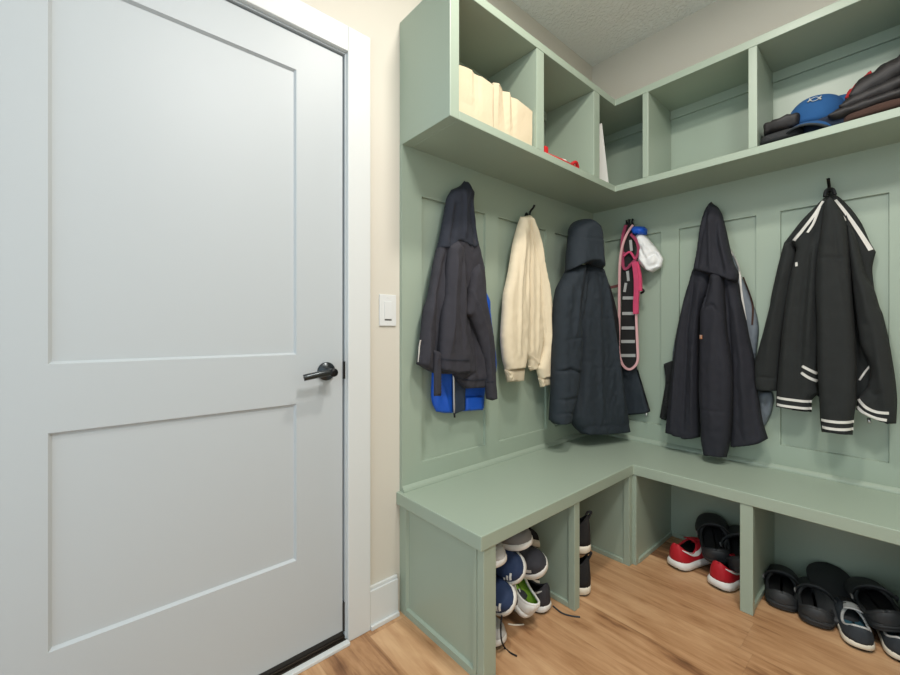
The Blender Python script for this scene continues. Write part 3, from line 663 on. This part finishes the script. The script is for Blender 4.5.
ms = Cloth(PB, [(824, 205), (830, 196), (837, 204), (846, 222), (850, 250), (852, 290), (855, 330), (857, 370), (856.5, 400), (854, 418), (852.8, 434.8), (837, 433.5), (821.6, 432), (820, 418), (819, 395), (817, 360), (816.5, 320), (815, 290), (816, 262), (820, 235)], .10, .115, .05,
    [([(834, 205), (838, 250), (848, 300)], -.006, .008), ([(826, 215), (824, 300), (825, 415)], .006, .016), ([(816, 259), (848, 259)], -.003, .004), ([(847, 225), (851, 290)], -.010, .006)], seed=55, wr=.003)
ms.build('sleeve', 'bomber', g)
ms.strip('cuff_stripe', [(821, 420), (837, 421.8), (853.3, 422.5)], .010, 'stripe', g)
ms.strip('cuff_stripe', [(821.8, 427.2), (837, 429), (852.6, 429.8)], .010, 'stripe', g)
bm = bmesh.new(); u, z = PB.hit(829.5, 192, .07); tube(bm, smooth_path([tuple(PB.pt(u-.012, z-.02, .09)), tuple(PB.pt(u-.01, z+.004, .08)), tuple(PB.pt(u, z+.012, .07)), tuple(PB.pt(u+.012, z+.004, .08)), tuple(PB.pt(u+.018, z-.02, .09))]), .006, 8); obj('hanging_loop', bm, 'parkablack', g, True, world=True)
bm = bmesh.new(); u, z = PB.hit(868.5, 421, .10); tube(bm, [tuple(PB.pt(u, z+.012, .10)), tuple(PB.pt(u+.003, z-.008, .105))], .005, 8); obj('zip_pull', bm, 'chrome', g, True, world=True)
exec_shoes = True
# ------------------------------------------------------------------ shoes
def interp(t, pts):
    for (a, x), (b, y) in zip(pts, pts[1:]):
        if t <= b:
            k = (t-a)/(b-a); k = k*k*(3-2*k) if False else k
            return x+(y-x)*k
    return pts[-1][1]
class Last:
    """a shoe shape along +x (heel at 0, toe at L), sole on z=0"""
    def __init__(s, L, W, Hp, hs, Hop, top, rocker=.012, bulge=1.0):
        s.L, s.W, s.Hp, s.hs, s.op, s.top, s.rocker, s.bulge = L, W, Hp, hs, Hop, top, rocker, bulge
        s.wp = [(0, 0), (.008, .30), (.03, .52), (.07, .68), (.14, .79), (.3, .80), (.45, .83), (.6, .94), (.72, 1.), (.82, .97), (.9, .82), (.955, .58), (.985, .34), (1, 0)]
    def w(s, t): return s.W/2*interp(t, s.wp)
    def zr(s, t): return s.rocker*max(0, (t-.68)/.32)**2+.004*max(0, (.12-t)/.12)**2
    def outline(s, k=1., grow=0., n=60):
        ts = [.5-.5*math.cos(math.pi*i/(n//2)) for i in range(n//2+1)]
        pts = [(t, s.w(t)) for t in ts]+[(t, -s.w(t)) for t in ts[-2:0:-1]]
        return [((.5+(t-.5)*(1+2*grow/s.L))*s.L, y*k+(grow if y > 0 else -grow if y < 0 else 0), t) for t, y in pts]
    def H(s, t): return interp(t, s.Hp)
    def S(s, t, th, off=0.):
        """upper surface; th in 0..pi (left edge..right edge)"""
        w = s.w(t)*.96; h = s.H(t); y = w*math.cos(th)*(1 if abs(math.cos(th)) > .999 else 1)
        sy = math.copysign(abs(math.cos(th))**.8, math.cos(th)); sz = abs(math.sin(th))**.75
        return Vector((t*s.L, sy*max(0., w+min(off, 0.)), s.hs*.9+s.zr(t)+sz*h+off*math.sin(th)))
    def open_half(s, t):
        a, b, o = s.op
        if t <= a or t >= b: return 0.
        c, r = (a+b)/2, (b-a)/2; return o*s.W/2*(1-abs((t-c)/r)**2.4)**.5
    def upper(s, off=0., t0=0., t1=1., rise=0.):
        bm = bmesh.new(); n = 44; ts = [t0+(t1-t0)*(.5-.5*math.cos(math.pi*i/n)) for i in range(n+1)]; K = 9
        ts = sorted(set(ts+[q for q in s.op[:2] if t0 < q < t1]))
        for side in (0, 1):
            rows = []
            for t in ts:
                o = s.open_half(t); w = s.w(t)*.96
                thm = math.pi/2 if o <= 0 or w < 1e-4 else math.acos(min(1, (min(.97, o/w))**(1/.8)))
                row = []
                for k in range(K+1):
                    th = thm*k/K; th = th if side == 0 else math.pi-th
                    p = s.S(min(max(t, 0), 1), th, off)
                    row.append(bm.verts.new(p))
                rows.append(row)
            for a, b in zip(rows, rows[1:]):
                for k in range(K):
                    try: bm.faces.new((a[k], a[k+1], b[k+1], b[k]))
                    except ValueError: pass
        bmesh.ops.remove_doubles(bm, verts=bm.verts, dist=.0004)
        return bm
def sh_obj(name, bm, mat, root, label=None, solid=0., sub=0):
    o = obj(name, bm, mat, root, smooth=True, label=label)
    if solid:
        md = o.modifiers.new('s', 'SOLIDIFY'); md.thickness = solid; md.offset = 0
    if sub:
        md = o.modifiers.new('b', 'SUBSURF'); md.levels = md.render_levels = sub
    return o
def sole_bm(la, layers):
    """layers: (z, grow)"""
    bm = bmesh.new(); rs = []
    for z, gr in layers:
        rs.append([(x, y, z+la.zr(min(max(t, 0), 1))) for x, y, t in la.outline(grow=gr)])
    rings(bm, rs); return bm
def patch(la, pts, off=.0042, side=0, n=None, widths=None):
    """band on the upper: pts (t, th), widths in theta"""
    P = smooth_path([(a, b, 0) for a, b in pts], 6); bm = bmesh.new(); rows = []
    for i, p in enumerate(P):
        f = i/(len(P)-1); w = interp(f, widths)
        row = []
        for k in (-1, 0, 1):
            th = p.y+k*w/2; th = th if side == 0 else math.pi-th
            q = la.S(p.x, th); nrm = Vector((0, math.cos(th), math.sin(th)))
            row.append(bm.verts.new(q+nrm*off))
        rows.append(row)
    for a, b in zip(rows, rows[1:]):
        for k in (0, 1): bm.faces.new((a[k], a[k+1], b[k+1], b[k]))
    return bm
RUN = [(0, .030), (.02, .066), (.04, .074), (.12, .066), (.25, .054), (.36, .060), (.47, .070), (.6, .058), (.75, .044), (.88, .036), (.95, .028), (1, .004)]
def sneaker(name, label, loc, rot, up, sole, lining='sh_lining', laces='sh_white', outs='sh_black', group=None, L=.29, W=.104, Hp=RUN, hs=.030, flare=.004, mark=None, markmat='sh_white', stripe=None, collar=None, toecap=None, heeltab=None, quarter_=None, pull=False, insole=None, tabw=.018):
    root = thing(name, label, 'shoe', loc, rot, group)
    la = Last(L, W, Hp, hs, (.035, .46, .66), 0)
    sh_obj('outsole', sole_bm(la, [(0, -.006), (.002, -.002), (.006, .0)]), outs, root)
    sh_obj('midsole', sole_bm(la, [(.0055, -.001), (.010, flare), (hs*.7, flare), (hs, .001), (hs, -.004)]), sole, root)
    u = sh_obj('upper', la.upper(), up, root, solid=.004)
    # lining and footbed inside
    sh_obj('lining', la.upper(off=-.006, t0=.02, t1=.62), lining, root)
    bm = bmesh.new(); rings(bm, [[(x, y, hs+.008) for x, y, t in la.outline(grow=-.007)], [(x, y, hs+.011) for x, y, t in la.outline(grow=-.008)]]); sh_obj('insole', bm, insole or lining, root)
    # padded collar
    bm = bmesh.new(); pts = []
    a, b, o = la.op
    for side in (1, -1):
        seq = [a+(b-a)*(.5-.5*math.cos(math.pi*i/16)) for i in range(17)]
        if side < 0: seq = seq[-2:0:-1]
        for t in seq:
            oh = la.open_half(t); w = la.w(t)*.96
            th = math.pi/2 if oh <= 0 else math.acos(min(1, min(.97, oh/w)**(1/.8)))
            pts.append(la.S(t, th if side > 0 else math.pi-th))
    pts.append(pts[0]); tube(bm, pts, .0045, 8); sh_obj('collar', bm, collar or up, root)
    # tongue
    bm = bmesh.new(); rows = []
    for i in range(8):
        f = i/7; t = .60-.24*f; zz = la.S(t, math.pi/2).z+.002+.022*f*f; hw = .016+.010*f
        rows.append([(t*L, hw*k, zz-.006*k*k) for k in (-1, -.5, 0, .5, 1)]+[(t*L, hw*k, zz-.006*k*k-.006) for k in (1, .5, 0, -.5, -1)])
    rings(bm, rows); sh_obj('tongue', bm, up if not collar else collar, root)
    # laces
    bm = bmesh.new()
    for i in range(5):
        t = .47+.052*i; pts = [la.S(t+.012*math.sin(k), math.pi*(.34+.32*k/8))+Vector((0, 0, .004)) for k in range(9)]
        tube(bm, pts, .0028, 6)
    sh_obj('laces', bm, laces, root)
    if mark == 'swoosh':
        for sd in (0, 1): sh_obj('side_mark', patch(la, [(.05, .78), (.18, .58), (.31, .46), (.41, .50), (.46, .72)], side=sd, widths=[(0, .07), (.3, .26), (.6, .36), (.8, .28), (1, .05)]), markmat, root)
    if mark == 'bars':
        for sd in (1,):
            for i, hgt in enumerate((.26, .50, .76)): sh_obj('side_mark', patch(la, [(.830+.036*i, .40+hgt/2), (.842+.036*i, .40+hgt/2), (.854+.036*i, .40+hgt/2)], side=sd, widths=[(0, hgt), (1, hgt)]), markmat, root)
    if stripe:
        for sd in (0, 1): sh_obj('side_panel', patch(la, [(.05, .45), (.3, .42), (.6, .38), (.86, .40)], side=sd, off=.0032, widths=[(0, .45), (.5, .36), (1, .28)]), stripe, root)
    if toecap: 
        bm = la.upper(off=.0034, t0=.82, t1=.995); sh_obj('toe_cap', bm, toecap, root)
    if heeltab:
        bm = bmesh.new(); rows = []
        for i in range(7):
            f = i/6; z = hs*.9+.012+f*(la.H(.03)-.012); rows.append([(.004+.010*f*1+.001-.006*math.cos(k*.5)-.0028+.006, tabw*k*(1-.2*f), z) for k in (-1, -.5, 0, .5, 1)])
        v = rings(bm, rows, close=False); sh_obj('heel_tab', bm, heeltab, root, solid=.003)
    if quarter_:
        for sd in (0, 1): sh_obj('heel_counter', patch(la, [(.02, .55), (.12, .5), (.26, .42)], side=sd, widths=[(0, .8), (.6, .7), (1, .2)], off=.0034), quarter_, root)
    if pull:
        bm = bmesh.new(); z0 = hs+la.H(.04); tube(bm, smooth_path([(.012, 0, z0-.02), (.000, 0, z0+.006), (-.004, 0, z0+.018), (.010, 0, z0+.014), (.016, 0, z0)]), .005, 8); sh_obj('pull_tab', bm, 'sh_black', root)
    return root
CLOGH = [(0, .016), (.02, .036), (.05, .042), (.15, .038), (.32, .036), (.5, .044), (.62, .048), (.75, .046), (.87, .039), (.94, .031), (1, .006)]
def clog(label, loc, rot, group=None, L=.265, W=.120, strap_back=False):
    root = thing('clog', label, 'clog', loc, rot, group); hs = .028
    la = Last(L, W, CLOGH, hs, (.040, .63, .86), 0, rocker=.014)
    sh_obj('sole', sole_bm(la, [(0, -.006), (.004, 0), (.010, .003), (.013, .001), (.016, .004), (.022, .004), (.025, .002), (hs, .003), (hs, -.006)]), 'clog', root)
    sh_obj('upper', la.upper(), 'clog', root, solid=.006)
    bm = bmesh.new(); rings(bm, [[(x, y, hs+.003) for x, y, t in la.outline(grow=-.008)], [(x, y, hs+.006) for x, y, t in la.outline(grow=-.009)]]); sh_obj('footbed', bm, 'clogin', root)
    sh_obj('lining', la.upper(off=-.008, t0=.02, t1=.75), 'clogin', root)
    bm = bmesh.new(); pts = []; a, b, o = la.op
    for side in (1, -1):
        seq = [a+(b-a)*(.5-.5*math.cos(math.pi*i/18)) for i in range(19)]
        if side < 0: seq = seq[-2:0:-1]
        for t in seq:
            oh = la.open_half(t); w = la.w(t)*.96; th = math.pi/2 if oh <= 0 else math.acos(min(1, min(.97, oh/w)**(1/.8)))
            pts.append(la.S(t, th if side > 0 else math.pi-th))
    pts.append(pts[0]); tube(bm, pts, .0065, 8); sh_obj('rim', bm, 'clog', root)
    # strap folded over the instep, with its two rivets
    bm = bmesh.new(); rows = []
    for i in range(15):
        f = i/14; ang = math.pi*f; x = .42*L+(.16*L)*math.sin(ang); y = W*.46*math.cos(ang); z = la.S(min(.7, x/L), math.pi/2).z-.010+.016*math.sin(ang)
        if strap_back: x = .42*L-(.47*L)*math.sin(ang); z = hs+.052
        rows.append([(x-.0, y*k, z+h) for k, h in ((1.0, -.008), (1.05, -.008), (1.05, .008), (1.0, .008))])
    rings(bm, rows); st = sh_obj('strap', bm, 'clog', root)
    for sg in (1, -1):
        bm = bmesh.new(); rings(bm, [[(.42*L+.009*math.cos(k*math.pi/6), sg*(W*.47+dy), hs+.036+.009*math.sin(k*math.pi/6)) for k in range(12)] for dy in (0, .005)]); sh_obj('rivet', bm, 'sh_midgrey' if sg > 0 else 'clog', root)
    for i in range(7):
        t = .70+.075*(i % 3)+(.03 if i > 5 else 0); th = math.pi*(.5+(-.17, 0, .17)[i//3 if i < 6 else 2]*(1 if i < 6 else 1)); p = la.S(min(t, .9), th)
        bm = bmesh.new(); rings(bm, [[(p.x+.005*math.cos(k*math.pi/5), p.y+.005*math.sin(k*math.pi/5), p.z+dz) for k in range(10)] for dz in (-.002, .0014)]); sh_obj('vent', bm, 'clogin', root)
    return root
R = math.radians
def fl(px, py, z=0.): p = onZ(px, py, z); return (p[0], p[1], z)
# --- red running shoes and clogs, first bay of the right wall
sneaker('running_shoe', 'red running shoe with white side mark nearer the bench corner, left of the pair', (-.332, -.592, 0), (0, 0, R(-15)), 'sh_red', 'sh_white', laces='sh_red', mark='swoosh', heeltab='sh_white', tabw=.006, hs=.038, flare=.007, W=.112, group='red running shoes')
sneaker('running_shoe', 'red running shoe with white side mark touching the bench divider, right one', (-.355, -.765, 0), (0, 0, R(-12)), 'sh_red', 'sh_white', laces='sh_red', mark='swoosh', heeltab='sh_white', tabw=.006, hs=.038, flare=.007, W=.112, group='red running shoes')
clog('black clog tilted up between and behind the two red running shoes', (-.275, -.752, .062), (R(-8), R(-14), R(22)), L=.285, W=.135)
clog('black clog half hidden behind the bench divider beside the red shoe', (-.300, -.856, .078), (R(-18), R(-6), R(18)), L=.285, W=.135)
# --- right bay
SKH = [(0, .02), (.02, .050), (.05, .054), (.15, .044), (.3, .038), (.42, .046), (.5, .060), (.6, .052), (.75, .042), (.88, .035), (.95, .027), (1, .004)]
clog('black clog nearest the divider on the floor of the right bay', (-.322, -.974, 0), (0, 0, R(10)))
clog('black clog second from the divider on the floor', (-.342, -1.078, 0), (0, 0, R(10)))
sl_ = thing('slide_sandal', 'large black slide sandal tilted up behind the floor clogs in the right bay', 'sandal', (-.285, -1.135, .004), (R(0), R(-17), R(14)))
la = Last(.29, .140, RUN, .03, (.035, .46, .66), 0, rocker=.008)
sh_obj('sole', sole_bm(la, [(0, -.004), (.004, 0), (.02, .002), (.026, -.002)]), 'clog', sl_)
bm = bmesh.new(); rows = []
for i in range(13):
    a = math.pi*i/12; rows.append([(x, .06*math.cos(a), -.002-.055*math.sin(a)) for x in (.15, .25)])
v = rings(bm, rows, close=False); sh_obj('band', bm, 'clog', sl_, solid=.006)
sneaker('skate_shoe', 'black and white sneaker with patterned insole in the right bay, left of its pair', (-.372, -1.192, 0), (0, 0, R(14)), 'sh_slate', 'sh_offwhite', laces='sh_black', collar='sh_grey', insole='sh_patch', quarter_='sh_slate', toecap='sh_grey', group='black and white sneakers', hs=.026, W=.100, flare=.003, Hp=SKH)
sneaker('skate_shoe', 'black and white sneaker at the right edge beneath a clog', (-.345, -1.290, 0), (0, 0, R(10)), 'sh_slate', 'sh_offwhite', laces='sh_black', collar='sh_grey', insole='sh_patch', toecap='sh_grey', group='black and white sneakers', hs=.026, W=.100, flare=.003, Hp=SKH)
clog('black clog lying on top of the black and white sneakers', (-.305, -1.268, .066), (R(-14), R(2), R(20)), W=.125)
# --- high tops, second cubby
HI = [(0, .03), (.02, .105), (.05, .118), (.2, .112), (.36, .112), (.45, .10), (.6, .065), (.75, .046), (.88, .038), (.95, .03), (1, .004)]
for nm, z in (('lower one on the floor beside the divider', 0), ('upper one stacked on its twin', .168)):
    sneaker('high_top_shoe', 'black high top shoe with cream sole, '+nm, (-.775, -.430, z), (0, 0, R(118)), 'sh_black', 'sh_offwhite', hs=.036, Hp=HI, pull=True, laces='sh_black', heeltab='sh_slate', group='stacked black high top shoes', W=.10, flare=.003)
# --- shoe pile, first cubby
pile = dict(group='sneakers piled in the first cubby')
sneaker('pile_sneaker', 'white mesh sneaker with loose black lace at the bottom of the pile', (-1.272, -.100, 0), (0, 0, R(-90)), 'sh_grey', 'sh_white', laces='sh_black', **pile)
sneaker('pile_sneaker', 'dark grey sneaker with white sole, rightmost on the cubby floor', (-1.000, -.385, 0), (0, 0, R(97)), 'sh_dark', 'sh_white', mark='swoosh', stripe='sh_dark', laces='sh_grey', **pile)
sneaker('pile_sneaker', 'white sneaker showing a lime green insole, heel outward in the pile', (-1.120, -.375, .030), (R(6), R(-40), R(84)), 'sh_white', 'sh_white', lining='sh_lime', insole='sh_lime', laces='sh_white', Hp=SKH, **pile)
sneaker('pile_sneaker', 'dark sneaker with white sole wedged behind the lime lined shoe', (-1.075, -.370, .045), (R(-55), R(0), R(86)), 'sh_dark', 'sh_white', mark='swoosh', laces='sh_white', **pile)
sneaker('pile_sneaker', 'navy sneaker with white three-bar mark, lower of two at the end panel', (-1.260, -.14, .150), (R(48), R(0), R(-86)), 'sh_navy', 'sh_white', mark='bars', laces='sh_navy', **pile)
sneaker('pile_sneaker', 'navy sneaker with white three-bar mark, upper one in the middle of the pile', (-1.205, -.130, .245), (R(52), R(4), R(-84)), 'sh_navy', 'sh_white', mark='bars', laces='sh_navy', **pile)
sneaker('pile_sneaker', 'dark toed sneaker with thick white sole at the upper right of the pile', (-1.130, -.135, .180), (R(34), R(-1), R(-72)), 'sh_dark', 'sh_white', stripe='sh_grey', laces='sh_white', hs=.036, **pile)
sneaker('pile_sneaker', 'light grey sneaker on top of the pile below the bench top', (-1.205, -.125, .298), (R(10), R(0), R(-76)), 'sh_midgrey', 'sh_white', laces='sh_grey', **pile)
sneaker('pile_sneaker', 'grey sneaker tucked against the end panel at the top of the pile', (-1.315, -.125, .300), (R(6), R(2), R(-86)), 'sh_grey', 'sh_white', laces='sh_grey', **pile)
def lace(label, pts, mat):
    bm = bmesh.new(); tube(bm, smooth_path(pts, 8), .0028, 6); tag(obj('shoelace', bm, mat, smooth=True), label, 'shoelace', 'loose shoelaces on the floor')
Z = .003
lace('thin black shoelace trailing from the white mesh sneaker onto the floor', [tuple(onY(502, 614, -.405)), tuple(onY(500.8, 626, -.412)), tuple(onY(501.5, 640, -.418))]+[fl(x, y, Z) for x, y in ((505, 648), (511, 653), (517, 656))], 'sh_black')
lace('short off white shoelace lying on the floor under the pile', [fl(x, y, Z) for x, y in ((508, 624), (515, 625), (524, 624.5))], 'sh_offwhite')
lace('dark shoelace curling on the floor beside the divider foot', [fl(x, y, Z) for x, y in ((553, 606), (562, 613), (572, 616), (580, 617))], 'sh_slate')

# ------------------------------------------------------------------ things in the cubbies
SB = SZ0+.031
def canvas_bag(label, x0, x1, y0, y1, h, crease, slump):
    root = thing('canvas_bag', label, 'bag', ((x0+x1)/2, (y0+y1)/2, SB), group='cream canvas storage bags')
    cx, cy = (x0+x1)/2, (y0+y1)/2
    base = []
    n = 10
    for i in range(n): base.append((x0+(x1-x0)*i/n, y0))
    for i in range(n): base.append((x1, y0+(y1-y0)*i/n))
    for i in range(n): base.append((x1-(x1-x0)*i/n, y1))
    for i in range(n): base.append((x0, y1-(y1-y0)*i/n))
    def ring(f, ins):
        out = []
        for k, (x, y) in enumerate(base):
            dx, dy = cx-x, cy-y; a = .003*math.sin(k*.9+f*2)*f+.005*noise.noise(Vector((x*20, y*20, f*3)))
            cr = sum(A*math.exp(-((x-c)/.015)**2) for c, A in crease)*(1 if y < cy else 0)*f
            l = math.hypot(dx, dy); q = ins+a*.5
            px, py = x+dx/l*q, y+dy/l*q+cr
            z = h*f*(1+slump(k/len(base)) if f > .9 else 1)
            out.append((px, py, SB+.001+z))
        return out
    bm = bmesh.new(); fs = [0, .12, .3, .5, .7, .85, 1]
    rings(bm, [ring(f, 0) for f in fs]+[ring(f, .006) for f in fs[::-1][:-1]], cap1=True)
    obj('bag_body', bm, 'canvas', root, smooth=False, world=True)
    bm = bmesh.new(); t = ring(1, .003); tube(bm, t+[t[0]], .003, 6); obj('rim', bm, 'canvas', root, smooth=True, world=True)
    return root
canvas_bag('cream canvas storage bag at the left end of the cubby shelf', EX+.047, -1.198, -.278, -.06, .165, ((-1.28, .012),), lambda k: .06*math.sin(k*6.3*2))
canvas_bag('cream canvas storage bag with creased side, right of the other bag', -1.193, -.960, -.276, -.07, .165, ((-1.165, -.008), (-1.13, .022), (-1.075, .014)), lambda k: .09*math.sin(k*6.3*2+1))
def lump(name, label, cat, plane_pts, z0, z1, mat, seed, amp=.01, quilt=None, group=None, parent=None):
    """soft folded bundle: rounded block with a wrinkled surface; plane_pts: (x0, x1, y0, y1)"""
    x0, x1, y0, y1 = plane_pts; cx, cy, cz = (x0+x1)/2, (y0+y1)/2, (z0+z1)/2; a, b, c = (x1-x0)/2, (y1-y0)/2, (z1-z0)/2
    bm = bmesh.new(); nu, nv = 48, 24; rs = []
    for j in range(nv+1):
        v = -math.pi/2+math.pi*j/nv; row = []
        for i in range(nu):
            u = 2*math.pi*i/nu; f = lambda s, e: math.copysign(abs(s)**e, s)
            p = Vector((f(math.cos(v), .45)*f(math.cos(u), .5), f(math.cos(v), .45)*f(math.sin(u), .5), f(math.sin(v), .6)))
            q = Vector((cx+a*p.x, cy+b*p.y, cz+c*p.z)); k = amp*noise.noise(Vector((q.x*14+seed, q.y*14, q.z*30)))
            if quilt: k += quilt[0]*abs(math.sin(q.y*math.pi/quilt[1]+.5*noise.noise(q*8)))
            s = 1+k/max(c, .02); row.append((q.x+(q.x-cx)*k/max(a, .05), q.y+(q.y-cy)*k/max(b, .05), max(z0, cz+(q.z-cz)*s)))
        rs.append(row)
    rings(bm, rs)
    o = obj(name, bm, mat, parent, smooth=True, world=True)
    return o if parent else tag(o, label, cat, group)
# red tray and white paper
tr = thing('red_tray', 'small red tray with raised rim on the second cubby shelf', 'tray', (-.745, -.2, SB))
bm = boxes((-.868, -.622, -.272, -.12, SB, SB+.005)); obj('tray_base', bm, 'red', tr, world=True)
bm = bmesh.new(); rp = [(-.868, -.272, SB+.008), (-.745, -.274, SB+.012), (-.622, -.272, SB+.012), (-.622, -.12, SB+.014), (-.868, -.12, SB+.014), (-.868, -.272, SB+.008)]; tube(bm, rp, .008, 8); obj('rim', bm, 'red', tr, True, world=True)
bm = boxes((-.874, -.848, -.279, -.255, SB, SB+.042)); obj('corner_clip', bm, 'red', tr, bevel=.006, world=True)
bm = bmesh.new(); tube(bm, smooth_path([(-.66, -.272, SB+.02), (-.635, -.276, SB+.034), (-.612, -.272, SB+.022), (-.608, -.268, SB+.008)]), .008, 8); obj('handle', bm, 'red', tr, True, world=True)
bm = bmesh.new(); rings(bm, [[(-.675+.04*math.cos(k*math.pi/8)*s, -.22+.035*math.sin(k*math.pi/8)*s, SB+z) for k in range(16)] for z, s in ((.006, .8), (.02, 1), (.045, .8), (.052, .4))])
tag(obj('paper_roll', bm, 'paper', smooth=True), 'small crumpled white paper lying in the red tray', 'paper')
bm = bmesh.new(); rings(bm, [[(x, y, SB+.001+(.30 if y2 else 0)*0+z) for x, y, z, y2 in q] for q in ([(-.345, -.285, 0, 0), (-.342, -.285, 0, 0), (-.41, -.285, .285, 1), (-.413, -.285, .285, 1)], [(-.345, -.03, 0, 0), (-.342, -.03, 0, 0), (-.41, -.03, .285, 1), (-.413, -.03, .285, 1)])])
tag(obj('paper_sheet', bm, 'paper'), 'stiff white sheet leaning in the corner cubby', 'paper')
lump('red_cloth', 'bit of red cloth poking out above the left canvas bag', 'cloth', (-1.372, -1.30, -.24, -.15), SB+.12, SB+.225, 'redcloth', 4, .012)
# black folded things, cap, puffer jackets (right wall cubby)
fg = thing('folded_vest', 'folded dark grey quilted vest at the left end of the right cubby', 'vest', (-.2, -.96, SB))
lump('lower_fold', None, None, (-.288, -.10, -1.03, -.894), SB+.001, SB+.046, 'puffgrey', 3, .006, parent=fg)
lump('upper_fold', None, None, (-.285, -.10, -1.022, -.897), SB+.044, SB+.098, 'puff', 5, .008, (.006, .03), parent=fg)
cap = thing('baseball_cap', 'blue baseball cap with white emblem between the folded black garments', 'cap', (-.158, -1.050, SB+.052), (R(-8), R(8), R(176)))
cap.scale = (1.12, 1.12, 1.12)
bm = bmesh.new(); rs = []
for j in range(11):
    v = math.pi/2*j/10; r = math.cos(v)**.75
    rs.append([(.095*r*math.cos(k*math.pi/20), .085*r*math.sin(k*math.pi/20), .012+.098*math.sin(v)) for k in range(40)])
rings(bm, rs[:-1]); obj('crown', bm, 'cap', cap, smooth=True)
bm = bmesh.new(); rows = []
for i in range(21):
    a = R(-78+156*i/20); rows.append([(.09*math.cos(a)*.98+r*.056*math.cos(a*.85), .082*math.sin(a), .016-.018*r-.028*(math.sin(a)**2)*(.5+r*.6)) for r in (0, .5, 1)])
v = rings(bm, rows, close=False); br = obj('brim', bm, 'cap', cap, smooth=True); md = br.modifiers.new('s', 'SOLIDIFY'); md.thickness = .005
bm = bmesh.new(); tube(bm, [(.09*math.cos(R(-78+156*i/20))*.98+.058*math.cos(R(-78+156*i/20)*.85), .083*math.sin(R(-78+156*i/20)), .013-.018-.028*(math.sin(R(-78+156*i/20))**2)*1.1) for i in range(21)], .004, 6); obj('brim_edge', bm, 'sh_slate', br, smooth=True)
bm = bmesh.new(); rings(bm, [[(.009*s*math.cos(k*math.pi/6), .009*s*math.sin(k*math.pi/6), z) for k in range(12)] for z, s in ((.107, 1), (.112, .7))]); obj('button', bm, 'cap', cap, smooth=True)
def onCrown(a, v, off=.003):
    r = math.cos(v)**.75; return Vector((.095*r*math.cos(a), .085*r*math.sin(a), .012+.098*math.sin(v)))*(1+off/.09)
for sg in (1, -1):            # emblem: two interlocking arcs
    bm = bmesh.new(); tube(bm, [onCrown(R(3)+R(14)*q, R(47)+sg*R(5)-sg*R(11)*(1-q*q)) for q in [k/8-1 for k in range(17)]], [.0010+.0018*abs(k/8-1)**2 for k in range(17)], 6); obj('emblem', bm, 'silver', cap, smooth=True)
cap2 = thing('baseball_cap', 'second blue cap tucked behind the emblem cap, against the black puffer jacket', 'cap', (-.115, -1.125, SB+.056), (R(6), R(-6), R(150)))
for ch in list(cap.children):
    if ch.name.split('.')[0] in ('crown', 'button'):
        c_ = ch.copy(); COL.objects.link(c_); c_.parent = cap2
lump('knit_hat', 'dark navy knit hat crushed under the blue cap', 'hat', (-.27, -.06, -1.175, -1.015), SB+.001, SB+.058, 'capdark', 8, .008)
lump('folded_sweater', 'brown folded sweater at the bottom of the jacket pile', 'sweater', (-.285, -.05, -1.325-.0, -1.125), SB+.001, SB+.045, 'brown', 9, .006)
pj = thing('puffer_jacket', 'black puffer jacket folded in a tall pile at the right end of the cubby', 'jacket', (-.17, -1.23, SB+.045))
def puffroll(y0, y1, zb0, zb1, x0, x1, r, mat, name, seed):
    bm = bmesh.new(); rs = []
    for i in range(25):
        f = i/24; y = y0+(y1-y0)*f; z = zb0+(zb1-zb0)*f; rr = r*(1+.22*abs(math.sin(f*math.pi*3.3+seed)))*min(1, (f*9+.02)**.5, (1.02-f)**.5*4)
        rs.append([(((x0+x1)/2)+(x1-x0)/2*math.copysign(abs(math.cos(k*math.pi/14))**.6, math.cos(k*math.pi/14)), y, SB+z+rr*math.sin(k*math.pi/14)+.006*noise.noise(Vector((k*.6, f*9, seed)))) for k in range(28)])
    rings(bm, rs); return obj(name, bm, mat, pj, smooth=True, world=True)
puffroll(-1.10, -1.34, .045, .060, -.287, -.03, .026, 'puff', 'back', 1)
puffroll(-1.13, -1.34, .068, .105, -.284, -.03, .034, 'puff', 'sleeve', 2)
puffroll(-1.155, -1.34, .100, .180, -.275, -.03, .050, 'puff', 'front', 3)
puffroll(-1.142, -1.21, .110, .168, -.24, -.05, .026, 'redcloth', 'lining', 4)

# ------------------------------------------------------------------ light and camera
def area(name, loc, size, power, col, target=None, shape='DISK', size_y=None):
    l = bpy.data.lights.new(name, 'AREA'); l.shape = shape; l.size = size; l.energy = power; l.color = col
    if size_y: l.size_y = size_y
    o = bpy.data.objects.new(name, l); COL.objects.link(o); o.location = loc
    if target: o.rotation_euler = (Vector(target)-Vector(loc)).to_track_quat('-Z', 'Y').to_euler()
    return o
area('ceiling_light', (-1.34, -.90, H-.03), .16, 16, (1, .94, .86))
area('added_fill_light', (-1.80, -1.60, H-.03), .40, 29, (1, .97, .94))  # unseen fill lamp, added to brighten the panels and bench
w = bpy.data.worlds.new('world'); SC.world = w; w.use_nodes = True
w.node_tree.nodes['Background'].inputs[0].default_value = (.78, .92, 1., 1); w.node_tree.nodes['Background'].inputs[1].default_value = 1.2
cd = bpy.data.cameras.new('camera'); co = bpy.data.objects.new('camera', cd); COL.objects.link(co)
co.location = tuple(CAM); co.rotation_euler = (math.pi/2, 0, YAW-math.pi/2)
cd.sensor_width = 36; cd.lens = FPX/900*36; cd.shift_y = (HY-337.5)/900; cd.clip_start = .02
SC.camera = co
vs = SC.view_settings; vs.view_transform = 'Standard'; vs.look = 'None'; vs.gamma = 1; vs.exposure = .2; vs.use_curve_mapping = False
